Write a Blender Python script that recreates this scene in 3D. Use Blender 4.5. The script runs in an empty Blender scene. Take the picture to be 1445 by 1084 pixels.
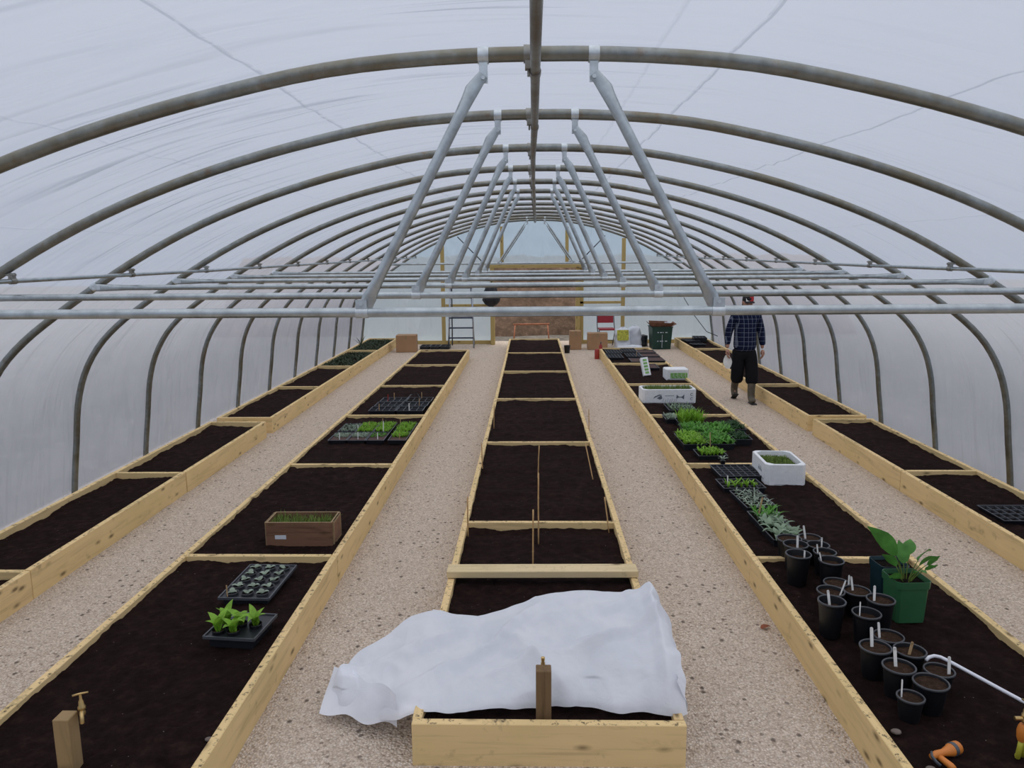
import bpy, math, random
from mathutils import Vector, Matrix, noise
random.seed(7)
PI = math.pi
C = bpy.context.scene.collection
scn = bpy.context.scene

# ---------------------------------------------------------------- camera
F_PX = 1077.5
YAW, PIT, ROLL = map(math.radians, (1.4915, 9.691, 0.4632))
cam_d = bpy.data.cameras.new('camera'); cam = bpy.data.objects.new('camera', cam_d); C.objects.link(cam)
cam_d.sensor_width = 36.0; cam_d.lens = F_PX / 1445 * 36.0; cam_d.clip_start = 0.05; cam_d.clip_end = 400
xh = Vector((math.cos(YAW), math.sin(YAW), 0)); yh = Vector((-math.sin(YAW), math.cos(YAW), 0)); zh = Vector((0, 0, 1))
fw = yh * math.cos(PIT) - zh * math.sin(PIT); upv = yh * math.sin(PIT) + zh * math.cos(PIT)
rt = xh * math.cos(ROLL) - upv * math.sin(ROLL); up2 = xh * math.sin(ROLL) + upv * math.cos(ROLL)
M4 = Matrix((rt, up2, -fw)).transposed().to_4x4(); M4.translation = Vector((0, 0, 2.21))
cam.matrix_world = M4
scn.camera = cam

# ---------------------------------------------------------------- sky (overcast) and exposure
world = bpy.data.worlds.new('overcast_sky'); scn.world = world; world.use_nodes = True
nt = world.node_tree; nt.nodes.clear()
wo = nt.nodes.new('ShaderNodeOutputWorld'); bg = nt.nodes.new('ShaderNodeBackground')
tc = nt.nodes.new('ShaderNodeTexCoord'); sp = nt.nodes.new('ShaderNodeSeparateXYZ'); cr = nt.nodes.new('ShaderNodeValToRGB')
nt.links.new(tc.outputs['Generated'], sp.inputs[0]); nt.links.new(sp.outputs['Z'], cr.inputs[0])
nt.links.new(cr.outputs[0], bg.inputs[0]); nt.links.new(bg.outputs[0], wo.inputs[0])
e = cr.color_ramp.elements
e[0].position = 0.0; e[0].color = (0.10, 0.13, 0.175, 1)
e[1].position = 1.0; e[1].color = (1.0, 0.965, 0.945, 1)
m_ = e.new(0.35); m_.color = (0.19, 0.225, 0.28, 1)
m_ = e.new(0.7); m_.color = (0.62, 0.62, 0.64, 1)
bg.inputs[1].default_value = 2.88
scn.view_settings.view_transform = 'Standard'; scn.view_settings.look = 'None'
scn.view_settings.gamma = 1.0; scn.view_settings.use_curve_mapping = False
scn.view_settings.exposure = 0.0

# ---------------------------------------------------------------- materials
class NT:
    def __init__(s, name):
        s.m = bpy.data.materials.new(name); s.m.use_nodes = True; s.t = s.m.node_tree; s.t.nodes.clear()
        s.out = s.n('ShaderNodeOutputMaterial')
    def n(s, typ, **kw):
        o = s.t.nodes.new(typ)
        for k, v in kw.items():
            if k in o.inputs: o.inputs[k].default_value = v
            else: setattr(o, k, v)
        return o
    def l(s, a, b): s.t.links.new(a, b)
    def coord(s, scale=(1, 1, 1), rot=(0, 0, 0), kind='Object'):
        t = s.n('ShaderNodeTexCoord'); mp = s.n('ShaderNodeMapping'); s.l(t.outputs[kind], mp.inputs[0])
        mp.inputs['Scale'].default_value = scale; mp.inputs['Rotation'].default_value = rot; return mp.outputs[0]
    def noise(s, co, scale, detail=4, rough=.55, dist=0):
        o = s.n('ShaderNodeTexNoise'); s.l(co, o.inputs['Vector']); o.inputs['Scale'].default_value = scale
        o.inputs['Detail'].default_value = detail; o.inputs['Roughness'].default_value = rough; o.inputs['Distortion'].default_value = dist
        return o.outputs[0]
    def ramp(s, fac, stops):
        o = s.n('ShaderNodeValToRGB'); s.l(fac, o.inputs[0]); el = o.color_ramp.elements
        while len(el) < len(stops): el.new(0.5)
        for a, (p, c) in zip(el, stops):
            a.position = p; a.color = (c, c, c, 1) if isinstance(c, (int, float)) else tuple(c) + (1,)
        return o.outputs[0]
    def mix(s, fac, a, b, mode='MIX'):
        o = s.n('ShaderNodeMix'); o.data_type = 'RGBA'; o.blend_type = mode
        for sock, v in ((o.inputs[0], fac), (o.inputs[6], a), (o.inputs[7], b)):
            if isinstance(v, (int, float)): sock.default_value = v
            elif isinstance(v, tuple): sock.default_value = v + (1,) if len(v) == 3 else v
            else: s.l(v, sock)
        return o.outputs[2]
    def math(s, op, a, b=0.0, c=None):
        o = s.n('ShaderNodeMath'); o.operation = op
        for i, v in enumerate((a, b, c)):
            if v is None: continue
            if isinstance(v, (int, float)): o.inputs[i].default_value = v
            else: s.l(v, o.inputs[i])
        return o.outputs[0]
    def bump(s, h, strength=.3, dist=.01):
        o = s.n('ShaderNodeBump'); o.inputs['Strength'].default_value = strength; o.inputs['Distance'].default_value = dist
        s.l(h, o.inputs['Height']); return o.outputs[0]
    def bsdf(s, col, rough=.6, metal=0, nrm=None, **kw):
        o = s.n('ShaderNodeBsdfPrincipled')
        if isinstance(col, tuple): o.inputs['Base Color'].default_value = col + (1,) if len(col) == 3 else col
        else: s.l(col, o.inputs['Base Color'])
        if isinstance(rough, (int, float)): o.inputs['Roughness'].default_value = rough
        else: s.l(rough, o.inputs['Roughness'])
        o.inputs['Metallic'].default_value = metal
        for k, v in kw.items(): o.inputs[k].default_value = v
        if nrm: s.l(nrm, o.inputs['Normal'])
        return o
    def done(s, sh): s.l(sh.outputs[0], s.out.inputs[0]); return s.m

def plain(name, col, rough=.6, metal=0, var=.12, scale=8, bump=0.0, spec=0.5):
    t = NT(name); co = t.coord(); n = t.noise(co, scale)
    c = t.ramp(n, [(.3, tuple(x * (1 - var) for x in col)), (.7, tuple(min(1, x * (1 + var)) for x in col))])
    nr = t.bump(t.noise(co, scale * 6), bump, .01) if bump else None
    return t.done(t.bsdf(c, rough, metal, nr, **{'Specular IOR Level': spec}))

def mat_polythene(name, col, w=.62, clear=.25):
    t = NT(name); co = t.coord(kind='UV')
    def mapped(sc, rot):
        mp = t.n('ShaderNodeMapping'); t.l(co, mp.inputs[0]); mp.inputs['Scale'].default_value = sc; mp.inputs['Rotation'].default_value = (0, 0, rot); return mp.outputs[0]
    n1 = t.noise(mapped((.45, 2.4, 1), 0), 1.2, 2, .5, .7)
    n2 = t.noise(mapped((.38, 3.4, 1), .10), 1.4, 2.0, .45, .8)
    n3 = t.noise(mapped((.7, 2.2, 1), .6), 1.5, 2, .5, .5)
    mk = t.ramp(t.noise(co, .75, 2), [(.42, .12), (.66, 1.0)])
    su = t.n('ShaderNodeSeparateXYZ'); t.l(co, su.inputs[0])
    side = t.ramp(t.math('ADD', t.math('MULTIPLY', su.outputs[0], 1 / 12.0), .5), [(.0, .5), (.18, .55), (.30, 1.0), (.46, .8), (.60, .30), (.8, .22), (1.0, .3)])
    r2 = t.math('ABSOLUTE', t.math('SUBTRACT', n2, .5))
    ridge = t.math('ADD', t.math('MULTIPLY', n1, .55), t.math('MULTIPLY', n3, .35))
    ridge = t.math('MULTIPLY', t.math('ADD', ridge, t.math('MULTIPLY', t.math('MULTIPLY', r2, mk), 1.3)), side)
    # straight fold creases running the length of the sheet (v = along tunnel, u = along the arch)
    s2 = t.n('ShaderNodeSeparateXYZ'); t.l(co, s2.inputs[0])
    wob = t.math('MULTIPLY', t.math('SUBTRACT', t.noise(co, .5, 0), .5), .02)
    crease = None
    for u0, amp in ((.71, 1.0), (1.52, .8), (-1.04, .9), (-1.83, .4), (.44, .45), (2.6, .3), (-2.7, .3)):
        d = t.math('ABSOLUTE', t.math('SUBTRACT', t.math('ADD', s2.outputs[0], wob), u0))
        g = t.math('MULTIPLY', t.math('MAXIMUM', t.math('SUBTRACT', 1.0, t.math('DIVIDE', d, .010)), 0.0), amp)
        crease = g if crease is None else t.math('MAXIMUM', crease, g)
    c = t.mix(t.math('MULTIPLY', crease, .22), col, tuple(x * .6 for x in col))
    hgt = t.math('ADD', ridge, t.math('MULTIPLY', crease, .035))
    nr = t.bump(hgt, 1.0, .25)
    tr = t.n('ShaderNodeBsdfTranslucent'); df = t.n('ShaderNodeBsdfDiffuse'); gl = t.n('ShaderNodeBsdfGlossy')
    t.l(c, tr.inputs[0]); t.l(c, df.inputs[0]); gl.inputs['Roughness'].default_value = .42; gl.inputs[0].default_value = (.8, .85, .9, 1)
    for q in (tr, df, gl): t.l(nr, q.inputs['Normal'])
    a = t.n('ShaderNodeMixShader'); a.inputs[0].default_value = w; t.l(df.outputs[0], a.inputs[1]); t.l(tr.outputs[0], a.inputs[2])
    b = t.n('ShaderNodeMixShader'); b.inputs[0].default_value = .05; t.l(a.outputs[0], b.inputs[1]); t.l(gl.outputs[0], b.inputs[2])
    # the film also lets part of the light straight through
    tp = t.n('ShaderNodeBsdfTransparent'); tp.inputs[0].default_value = (.97, .98, 1, 1)
    d = t.n('ShaderNodeMixShader'); d.inputs[0].default_value = clear; t.l(b.outputs[0], d.inputs[1]); t.l(tp.outputs[0], d.inputs[2])
    return t.done(d)

def mat_wood(name, col, axis=1, dark=.55, knots=True, dirt=0.0):
    """axis: the direction the grain runs in"""
    t = NT(name)
    oi = t.n('ShaderNodeObjectInfo'); cmb = t.n('ShaderNodeCombineXYZ')
    for i in range(3): t.l(t.math('MULTIPLY', oi.outputs['Random'], 7.0 + 5 * i), cmb.inputs[i])
    tc = t.n('ShaderNodeTexCoord'); ad = t.n('ShaderNodeVectorMath'); ad.operation = 'ADD'
    t.l(tc.outputs['Object'], ad.inputs[0]); t.l(cmb.outputs[0], ad.inputs[1])
    sc = [9, 9, 9]; sc[axis] = .7
    mp = t.n('ShaderNodeMapping'); t.l(ad.outputs[0], mp.inputs[0]); mp.inputs['Scale'].default_value = sc
    g = t.noise(mp.outputs[0], 2.2, 6, .65, .8)
    c1 = tuple(x * dark for x in col); c2 = tuple(min(1, x * 1.08) for x in col)
    c = t.ramp(g, [(.25, c1), (.48, col), (.75, c2)])
    big = t.noise(ad.outputs[0], 1.6, 3)
    c = t.mix(t.ramp(big, [(.35, 0.0), (.7, .45)]), c, (col[0] * .80, col[1] * .84, col[2] * .72))
    if knots:
        sk = [5.5, 5.5, 5.5]; sk[axis] = 2.2
        mk = t.n('ShaderNodeMapping'); t.l(ad.outputs[0], mk.inputs[0]); mk.inputs['Scale'].default_value = sk
        v = t.n('ShaderNodeTexVoronoi'); t.l(mk.outputs[0], v.inputs['Vector']); v.inputs['Scale'].default_value = 1.9
        k = t.ramp(v.outputs['Distance'], [(.07, 1.0), (.14, .35), (.22, 0.0)])
        c = t.mix(t.math('MULTIPLY', k, .8), c, (.11, .065, .03))
    if dirt:
        ge = t.n('ShaderNodeNewGeometry'); sz = t.n('ShaderNodeSeparateXYZ'); t.l(ge.outputs['Normal'], sz.inputs[0])
        top = t.ramp(sz.outputs['Z'], [(.6, 0.0), (.9, 1.0)])
        dn = t.ramp(t.noise(ad.outputs[0], 30, 5, .75), [(.55, 0.0), (.62, 1.0)])
        c = t.mix(t.math('MULTIPLY', t.math('MULTIPLY', top, dn), dirt), c, (.03, .022, .018))
        # soil splashes on the faces
        dn2 = t.ramp(t.noise(ad.outputs[0], 9, 4, .6), [(.62, 0.0), (.72, 1.0)])
        c = t.mix(t.math('MULTIPLY', dn2, .35), c, (.10, .075, .05))
    nr = t.bump(g, .25, .004)
    return t.done(t.bsdf(c, .75, 0, nr, **{'Specular IOR Level': .25}))

def mat_soil(name, col, specks=True, sc=1.0):
    t = NT(name); co = t.coord()
    n = t.noise(co, 14 * sc, 8, .7); big = t.noise(co, 1.3, 3)
    c = t.ramp(n, [(.3, tuple(x * .45 for x in col)), (.55, col), (.8, tuple(x * 2.3 for x in col))])
    c = t.mix(t.ramp(big, [(.35, 0.0), (.7, .5)]), c, tuple(x * .55 for x in col))
    if specks:
        v = t.n('ShaderNodeTexVoronoi'); t.l(co, v.inputs['Vector']); v.inputs['Scale'].default_value = 26
        k = t.ramp(v.outputs['Distance'], [(.045, 1.0), (.075, 0.0)])
        sel = t.n('ShaderNodeSeparateColor'); t.l(v.outputs['Color'], sel.inputs[0])
        k = t.math('MULTIPLY', k, t.ramp(sel.outputs[0], [(.74, 0.0), (.76, 1.0)]))
        c = t.mix(t.math('MULTIPLY', k, .9), c, (.42, .38, .33))
    h = t.math('ADD', t.noise(co, 22 * sc, 8, .75), t.math('MULTIPLY', t.noise(co, 90 * sc, 3), .4))
    return t.done(t.bsdf(c, .95, 0, t.bump(h, 1.0, .045), **{'Specular IOR Level': .05}))

def mat_gravel(name):
    t = NT(name); co = t.coord()
    v = t.n('ShaderNodeTexVoronoi'); t.l(co, v.inputs['Vector']); v.inputs['Scale'].default_value = 85; v.inputs['Randomness'].default_value = 1
    v2 = t.n('ShaderNodeTexVoronoi'); t.l(co, v2.inputs['Vector']); v2.inputs['Scale'].default_value = 32
    sc = t.n('ShaderNodeSeparateColor'); t.l(v.outputs['Color'], sc.inputs[0])
    sc2 = t.n('ShaderNodeSeparateColor'); t.l(v2.outputs['Color'], sc2.inputs[0])
    stone = t.ramp(sc.outputs[0], [(.0, (.34, .26, .20)), (.10, (.68, .55, .43)), (.55, (.84, .70, .57)), (1.0, (.95, .85, .74))])
    gap = t.ramp(v.outputs['Distance'], [(.35, 0.0), (.75, .6)])
    c = t.mix(gap, stone, (.40, .32, .25))
    dk = t.math('MULTIPLY', t.ramp(sc2.outputs[1], [(.95, 0.0), (.96, 1.0)]), t.ramp(v2.outputs['Distance'], [(.25, .8), (.45, 0.0)]))
    c = t.mix(dk, c, (.07, .05, .04))
    n = t.noise(co, 1.1, 4)
    c = t.mix(t.ramp(n, [(.3, 0.0), (.7, .35)]), c, (.70, .57, .46))
    n2 = t.noise(co, 9, 5, .7)
    c = t.mix(t.ramp(n2, [(.5, 0.0), (.75, .45)]), c, (.56, .45, .36))
    v3 = t.n('ShaderNodeTexVoronoi'); t.l(t.coord((1, .8, 1)), v3.inputs['Vector']); v3.inputs['Scale'].default_value = 17; s3 = t.n('ShaderNodeSeparateColor'); t.l(v3.outputs['Color'], s3.inputs[0])
    clod = t.math('MULTIPLY', t.ramp(s3.outputs[2], [(.93, 0.0), (.94, 1.0)]), t.ramp(v3.outputs['Distance'], [(.12, .85), (.26, 0.0)]))
    c = t.mix(clod, c, (.10, .075, .06))
    n4 = t.noise(co, 30, 3, .8)
    c = t.mix(t.ramp(n4, [(.56, 0.0), (.70, .45)]), c, (.36, .285, .22))
    h = t.math('ADD', t.math('MULTIPLY', v.outputs['Distance'], -1.0), t.math('MULTIPLY', t.math('ADD', n2, n4), 1.2))
    return t.done(t.bsdf(c, .95, 0, t.bump(h, 1.0, .014), **{'Specular IOR Level': .15}))

def mat_metal(name, col, stain=0.0, staincol=(.16, .125, .055), rough=.42, metal=.75):
    t = NT(name); oi = t.n('ShaderNodeObjectInfo'); tc = t.n('ShaderNodeTexCoord'); ad = t.n('ShaderNodeVectorMath'); ad.operation = 'ADD'
    cmb = t.n('ShaderNodeCombineXYZ')
    for i in range(3): t.l(t.math('MULTIPLY', oi.outputs['Random'], 9.0 + 4 * i), cmb.inputs[i])
    t.l(tc.outputs['Object'], ad.inputs[0]); t.l(cmb.outputs[0], ad.inputs[1])
    n = t.noise(ad.outputs[0], 14, 5, .65)
    c = t.ramp(n, [(.3, tuple(x * .72 for x in col)), (.7, tuple(min(1, x * 1.15) for x in col))])
    if stain:
        m = t.ramp(t.noise(ad.outputs[0], 2.4, 5, .7), [(.40, 0.0), (.62, stain)])
        c = t.mix(m, c, staincol)
        m2 = t.ramp(t.noise(ad.outputs[0], 11, 4, .7), [(.60, 0.0), (.72, stain * .8)])
        c = t.mix(m2, c, (.20, .10, .035))
    return t.done(t.bsdf(c, rough, metal, t.bump(n, .15, .003)))

def mat_leaf(name, col, var=.3, trans=.3):
    t = NT(name); co = t.coord(); n = t.noise(co, 16, 3)
    c = t.ramp(n, [(.3, tuple(x * (1 - var) for x in col)), (.7, tuple(min(1, x * (1 + var)) for x in col))])
    p = t.bsdf(c, .5, **{'Specular IOR Level': .35}); tr = t.n('ShaderNodeBsdfTranslucent'); t.l(c, tr.inputs[0])
    m = t.n('ShaderNodeMixShader'); m.inputs[0].default_value = trans; t.l(p.outputs[0], m.inputs[1]); t.l(tr.outputs[0], m.inputs[2])
    return t.done(m)

def mat_fleece():
    t = NT('fleece'); co = t.coord(); n = t.noise(co, 5, 4); w = t.noise(co, 160, 2)
    c = t.ramp(n, [(.3, (.80, .83, .89)), (.7, (.88, .90, .95))])
    nr = t.bump(t.math('ADD', t.math('MULTIPLY', t.noise(co, 9, 4, .6, .5), 1.0), t.math('MULTIPLY', w, .05)), .35, .02)
    df = t.n('ShaderNodeBsdfDiffuse'); tr = t.n('ShaderNodeBsdfTranslucent'); t.l(c, df.inputs[0]); t.l(c, tr.inputs[0]); t.l(nr, df.inputs['Normal'])
    m = t.n('ShaderNodeMixShader'); m.inputs[0].default_value = .22; t.l(df.outputs[0], m.inputs[1]); t.l(tr.outputs[0], m.inputs[2])
    return t.done(m)

def mat_plaid():
    t = NT('plaid_cloth'); tc = t.n('ShaderNodeTexCoord'); s = t.n('ShaderNodeSeparateXYZ'); t.l(tc.outputs['Object'], s.inputs[0])
    def lines(o, per, wd, off=0.0):
        f = t.math('FRACT', t.math('ADD', t.math('DIVIDE', o, per), 10.0 + off)); return t.math('LESS_THAN', f, wd)
    xx = t.math('ADD', s.outputs[0], t.math('MULTIPLY', s.outputs[1], .6))
    a = lines(xx, .062, .13); b = lines(s.outputs[2], .066, .12, .3)
    a2 = lines(xx, .062, .35, .45); b2 = lines(s.outputs[2], .066, .35, .8)
    c = t.mix(t.math('MULTIPLY', t.math('MAXIMUM', a2, b2), .6), (.006, .009, .028), (.014, .020, .055))
    c = t.mix(t.math('MULTIPLY', t.math('ADD', a, b), .33), c, (.32, .37, .48))
    return t.done(t.bsdf(c, .9, **{'Specular IOR Level': .1}))

def mat_plastic(name, col, rough=.35): return plain(name, col, rough, 0, .1, 6)

M = dict(
    poly=mat_polythene('polythene_sheet', (.495, .515, .575)),
    polyend=mat_polythene('polythene_end_sheet', (.66, .79, .86), .8),
    boardY=mat_wood('pine_board_long', (.79, .58, .295), 1, .62, True, .85),
    boardX=mat_wood('pine_board_cross', (.79, .58, .295), 0, .60, True, .85),
    plank=mat_wood('fresh_pine_plank', (.74, .585, .35), 0, .78, True, .15),
    postZ=mat_wood('weathered_post', (.20, .125, .065), 2, .35, True),
    postL=mat_wood('treated_post', (.33, .225, .115), 2, .6, False),
    frameZ=mat_wood('frame_timber', (.50, .37, .15), 2, .7, True),
    frameX=mat_wood('frame_timber_cross', (.50, .37, .15), 0, .7, True),
    crate=mat_wood('old_crate_wood', (.21, .11, .07), 0, .35, True, 0),
    cratee=mat_wood('crate_edge_wood', (.30, .21, .12), 0, .6, False),
    cane=plain('bamboo_cane', (.52, .32, .14), .6, 0, .2, 20),
    soil=mat_soil('bed_soil', (.034, .0185, .0165)),
    soilf=mat_soil('fine_compost', (.115, .070, .048), False, 3.0),
    soild=mat_soil('dark_compost', (.030, .022, .019), False, 3.0),
    gravel=mat_gravel('fine_gravel'),
    bank=mat_soil('earth_bank', (.15, .098, .068), False, .35),
    out=mat_soil('outdoor_earth', (.22, .20, .17), False, .6),
    hoop=mat_metal('stained_galvanised_tube', (.27, .295, .29), .6, (.17, .14, .075), .38, .85),
    bar=mat_metal('galvanised_bar', (.46, .515, .54), .12, (.40, .41, .40), .33, .92),
    zinc=mat_metal('bright_zinc', (.60, .66, .69), 0, rough=.35),
    ridge=mat_metal('rusty_ridge_tube', (.32, .33, .31), .8, (.15, .115, .075)),
    pot=mat_plastic('black_plastic', (.006, .007, .010), .5),
    rimm=mat_plastic('rim_black_plastic', (.05, .054, .06), .45),  # paler than the pot black, for pot rims and round module cells
    tray=mat_plastic('tray_plastic', (.011, .013, .018), .45),
    trayr=mat_plastic('tray_rim_plastic', (.065, .07, .08), .4),
    greenpot=mat_plastic('green_plastic', (.030, .125, .050), .45),
    tealpot=mat_plastic('dark_teal_plastic', (.008, .032, .040), .4),
    label=plain('white_label', (.85, .85, .82), .5, 0, .05, 10),
    wlabel=plain('wooden_label', (.45, .30, .15), .7, 0, .15, 30),
    poly_st=plain('polystyrene', (.80, .82, .84), .8, 0, .05, 25, .3),
    ink=plain('grey_ink', (.12, .14, .17), .7),
    greenink=plain('green_ink', (.20, .42, .12), .6, 0, .35, 40),
    fleece=mat_fleece(),
    brass=mat_metal('brass', (.62, .44, .19), .1, (.3, .2, .08), .32, .9),
    orange=plain('orange_plastic', (.62, .20, .03), .45, 0, .12, 10),
    greyp=plain('grey_plastic', (.07, .085, .10), .45),
    yellow=plain('yellow_hose', (.50, .48, .05), .5, 0, .15, 20),
    whitep=plain('white_plastic', (.74, .76, .82), .4, 0, .03, 5),
    card=plain('cardboard', (.36, .215, .115), .85, 0, .1, 4, .05),
    cardd=plain('brown_cardboard', (.14, .060, .032), .85, 0, .25, 12),
    red=plain('red_paint', (.30, .012, .022), .45, 0, .08, 8),
    redcan=plain('red_can', (.33, .03, .022), .45, 0, .1, 8),
    steel=mat_metal('dark_steel', (.10, .11, .13), 0, rough=.4),
    alu=mat_metal('aluminium', (.42, .46, .52), 0, rough=.4),
    navy=plain('ladder_blue', (.018, .028, .06), .5),
    rust=plain('orange_rail_paint', (.36, .13, .06), .7, 0, .25, 14),
    bin=plain('dark_green_plastic', (.004, .038, .027), .45, 0, .15, 8),
    bagw=plain('white_sack', (.62, .66, .72), .45, 0, .12, 5, .2),
    bagp=plain('sack_print', (.42, .42, .05), .5, 0, .45, 26),
    blackbag=plain('black_sack', (.010, .011, .014), .3, 0, .2, 10, .3),
    felt=plain('brown_felt', (.075, .040, .034), .95, 0, .15, 30, .3),
    g_bright=mat_leaf('bright_leaf', (.24, .46, .045)),
    g_mid=mat_leaf('mid_leaf', (.12, .33, .05)),
    g_dark=mat_leaf('dark_leaf', (.030, .085, .025)),
    g_sage=mat_leaf('sage_leaf', (.27, .37, .25), .25),
    g_silver=mat_leaf('silver_leaf', (.33, .41, .32), .3),
    g_grass=mat_leaf('grass_leaf', (.17, .25, .05), .4),
    g_big=mat_leaf('broad_leaf', (.09, .27, .05), .25),
    g_moss=mat_leaf('moss_leaf', (.030, .050, .018), .4),
    skin=plain('skin', (.42, .22, .15), .55, 0, .08, 10),
    plaid=mat_plaid(),
    trous=plain('black_cloth', (.006, .006, .008), .9, 0, .1, 10, 0, .2),
    boot=plain('muddy_rubber', (.085, .070, .048), .6, 0, .35, 14),
    hair=plain('dark_hair', (.02, .015, .012), .7),
    capm=plain('black_cap', (.012, .010, .013), .8),
    capr=plain('red_cap_patch', (.50, .03, .03), .7),
    eye=plain('eye', (.03, .02, .02), .3),
    leafr=plain('dry_leaf', (.24, .075, .035), .8, 0, .2, 30),
    stone=plain('stone', (.17, .14, .12), .9, 0, .2, 20, .4),
)

# ---------------------------------------------------------------- mesh helpers
class MB:
    def __init__(s): s.v = []; s.f = []
    def add(s, vs, fs):
        o = len(s.v); s.v += [tuple(p) for p in vs]; s.f += [tuple(i + o for i in q) for q in fs]
    def box(s, x0, x1, y0, y1, z0, z1, mtx=None, bev=0.0):
        if bev > 0:
            b = bev; vs = []; fs = []
            # chamfered box: 24 verts
            X = (x0, x1); Y = (y0, y1); Z = (z0, z1); idx = {}
            for i in (0, 1):
                for j in (0, 1):
                    for k in (0, 1):
                        dx = b if i == 0 else -b; dy = b if j == 0 else -b; dz = b if k == 0 else -b
                        idx[i, j, k, 0] = len(vs); vs.append((X[i], Y[j] + dy, Z[k] + dz))
                        idx[i, j, k, 1] = len(vs); vs.append((X[i] + dx, Y[j], Z[k] + dz))
                        idx[i, j, k, 2] = len(vs); vs.append((X[i] + dx, Y[j] + dy, Z[k]))
            def g(i, j, k, a): return idx[i, j, k, a]
            for i in (0, 1): fs.append([g(i, 0, 0, 0), g(i, 1, 0, 0), g(i, 1, 1, 0), g(i, 0, 1, 0)])
            for j in (0, 1): fs.append([g(0, j, 0, 1), g(1, j, 0, 1), g(1, j, 1, 1), g(0, j, 1, 1)])
            for k in (0, 1): fs.append([g(0, 0, k, 2), g(1, 0, k, 2), g(1, 1, k, 2), g(0, 1, k, 2)])
            for i in (0, 1):
                for j in (0, 1): fs.append([g(i, j, 0, 0), g(i, j, 1, 0), g(i, j, 1, 1), g(i, j, 0, 1)])
                for k in (0, 1): fs.append([g(i, 0, k, 0), g(i, 1, k, 0), g(i, 1, k, 2), g(i, 0, k, 2)])
            for j in (0, 1):
                for k in (0, 1): fs.append([g(0, j, k, 1), g(1, j, k, 1), g(1, j, k, 2), g(0, j, k, 2)])
            for i in (0, 1):
                for j in (0, 1):
                    for k in (0, 1): fs.append([g(i, j, k, 0), g(i, j, k, 1), g(i, j, k, 2)])
        else:
            vs = [(x, y, z) for x in (x0, x1) for y in (y0, y1) for z in (z0, z1)]
            fs = [(0, 1, 3, 2), (4, 6, 7, 5), (0, 4, 5, 1), (2, 3, 7, 6), (0, 2, 6, 4), (1, 5, 7, 3)]
        if mtx is not None: vs = [mtx @ Vector(p) for p in vs]
        s.add(vs, fs)
    def tube(s, pts, r, n=10, cap=True, flat=None):
        pts = [Vector(p) for p in pts]; N = len(pts)
        rs = r if isinstance(r, (list, tuple)) else [r] * N
        t0 = (pts[1] - pts[0]).normalized(); ref = Vector((0, 0, 1)) if abs(t0.z) < .9 else Vector((0, 1, 0))
        u = t0.cross(ref).normalized(); vs = []
        for i, p in enumerate(pts):
            a = pts[max(0, i - 1)]; b = pts[min(N - 1, i + 1)]; t = (b - a).normalized()
            u = (u - t * u.dot(t)).normalized(); w = t.cross(u); rr = rs[i]
            ru, rw = (rr if isinstance(rr, tuple) else (rr, rr))
            for k in range(n):
                an = 2 * PI * k / n; vs.append(p + u * (math.cos(an) * ru) + w * (math.sin(an) * rw))
        fs = []
        for i in range(N - 1):
            for k in range(n):
                a = i * n + k; b = i * n + (k + 1) % n; fs.append((a, b, b + n, a + n))
        if cap: fs.append(tuple(reversed(range(n)))); fs.append(tuple((N - 1) * n + k for k in range(n)))
        s.add(vs, fs)
    def lathe(s, prof, n=24, c=(0, 0, 0), mtx=None):
        vs = []; fs = []; P = len(prof)
        for k in range(n):
            a = 2 * PI * k / n
            for r, z in prof: vs.append(Vector((c[0] + r * math.cos(a), c[1] + r * math.sin(a), c[2] + z)))
        for k in range(n):
            k2 = (k + 1) % n
            for j in range(P - 1): fs.append((k * P + j, k2 * P + j, k2 * P + j + 1, k * P + j + 1))
        if mtx is not None: vs = [mtx @ p for p in vs]
        s.add(vs, fs)
    def ball(s, c, r, n=10, m=6, sc=(1, 1, 1)):
        prof = [(math.sin(PI * i / m) * r, -math.cos(PI * i / m) * r) for i in range(m + 1)]
        prof[0] = (r * .02, prof[0][1]); prof[-1] = (r * .02, prof[-1][1])
        mt = Matrix.Translation(c) @ Matrix.Diagonal((*sc, 1)); s.lathe(prof, n, mtx=mt)
    def leaf(s, base, ang, L, W, rise=1.0, droop=.5, n=5, fold=.15, tip=.75):
        """arched blade: rise = initial slope, droop = how far the tip bends down"""
        d = Vector((math.cos(ang), math.sin(ang), 0)); sd = Vector((-d.y, d.x, 0)); p = Vector(base); vs = []; el = rise; st = L / n
        for i in range(n + 1):
            t = i / n; w = W * .5 * (math.sin(PI * min(1, .08 + t * .92) ** tip) if t < 1 else .02)
            e_ = el - droop * t * 2.2
            up = (d * -math.sin(e_) + Vector((0, 0, 1)) * math.cos(e_))
            vs += [p + sd * w + up * (fold * w), p, p - sd * w + up * (fold * w)]
            p = p + (d * math.cos(e_) + Vector((0, 0, 1)) * math.sin(e_)) * st
        fs = []
        for i in range(n):
            a = i * 3; fs += [(a, a + 1, a + 4, a + 3), (a + 1, a + 2, a + 5, a + 4)]
        s.add(vs, fs)
    def grid(s, f, nu, nv):
        vs = [f(i / nu, j / nv) for j in range(nv + 1) for i in range(nu + 1)]
        fs = [(j * (nu + 1) + i, j * (nu + 1) + i + 1, (j + 1) * (nu + 1) + i + 1, (j + 1) * (nu + 1) + i) for j in range(nv) for i in range(nu)]
        s.add(vs, fs)

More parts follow.
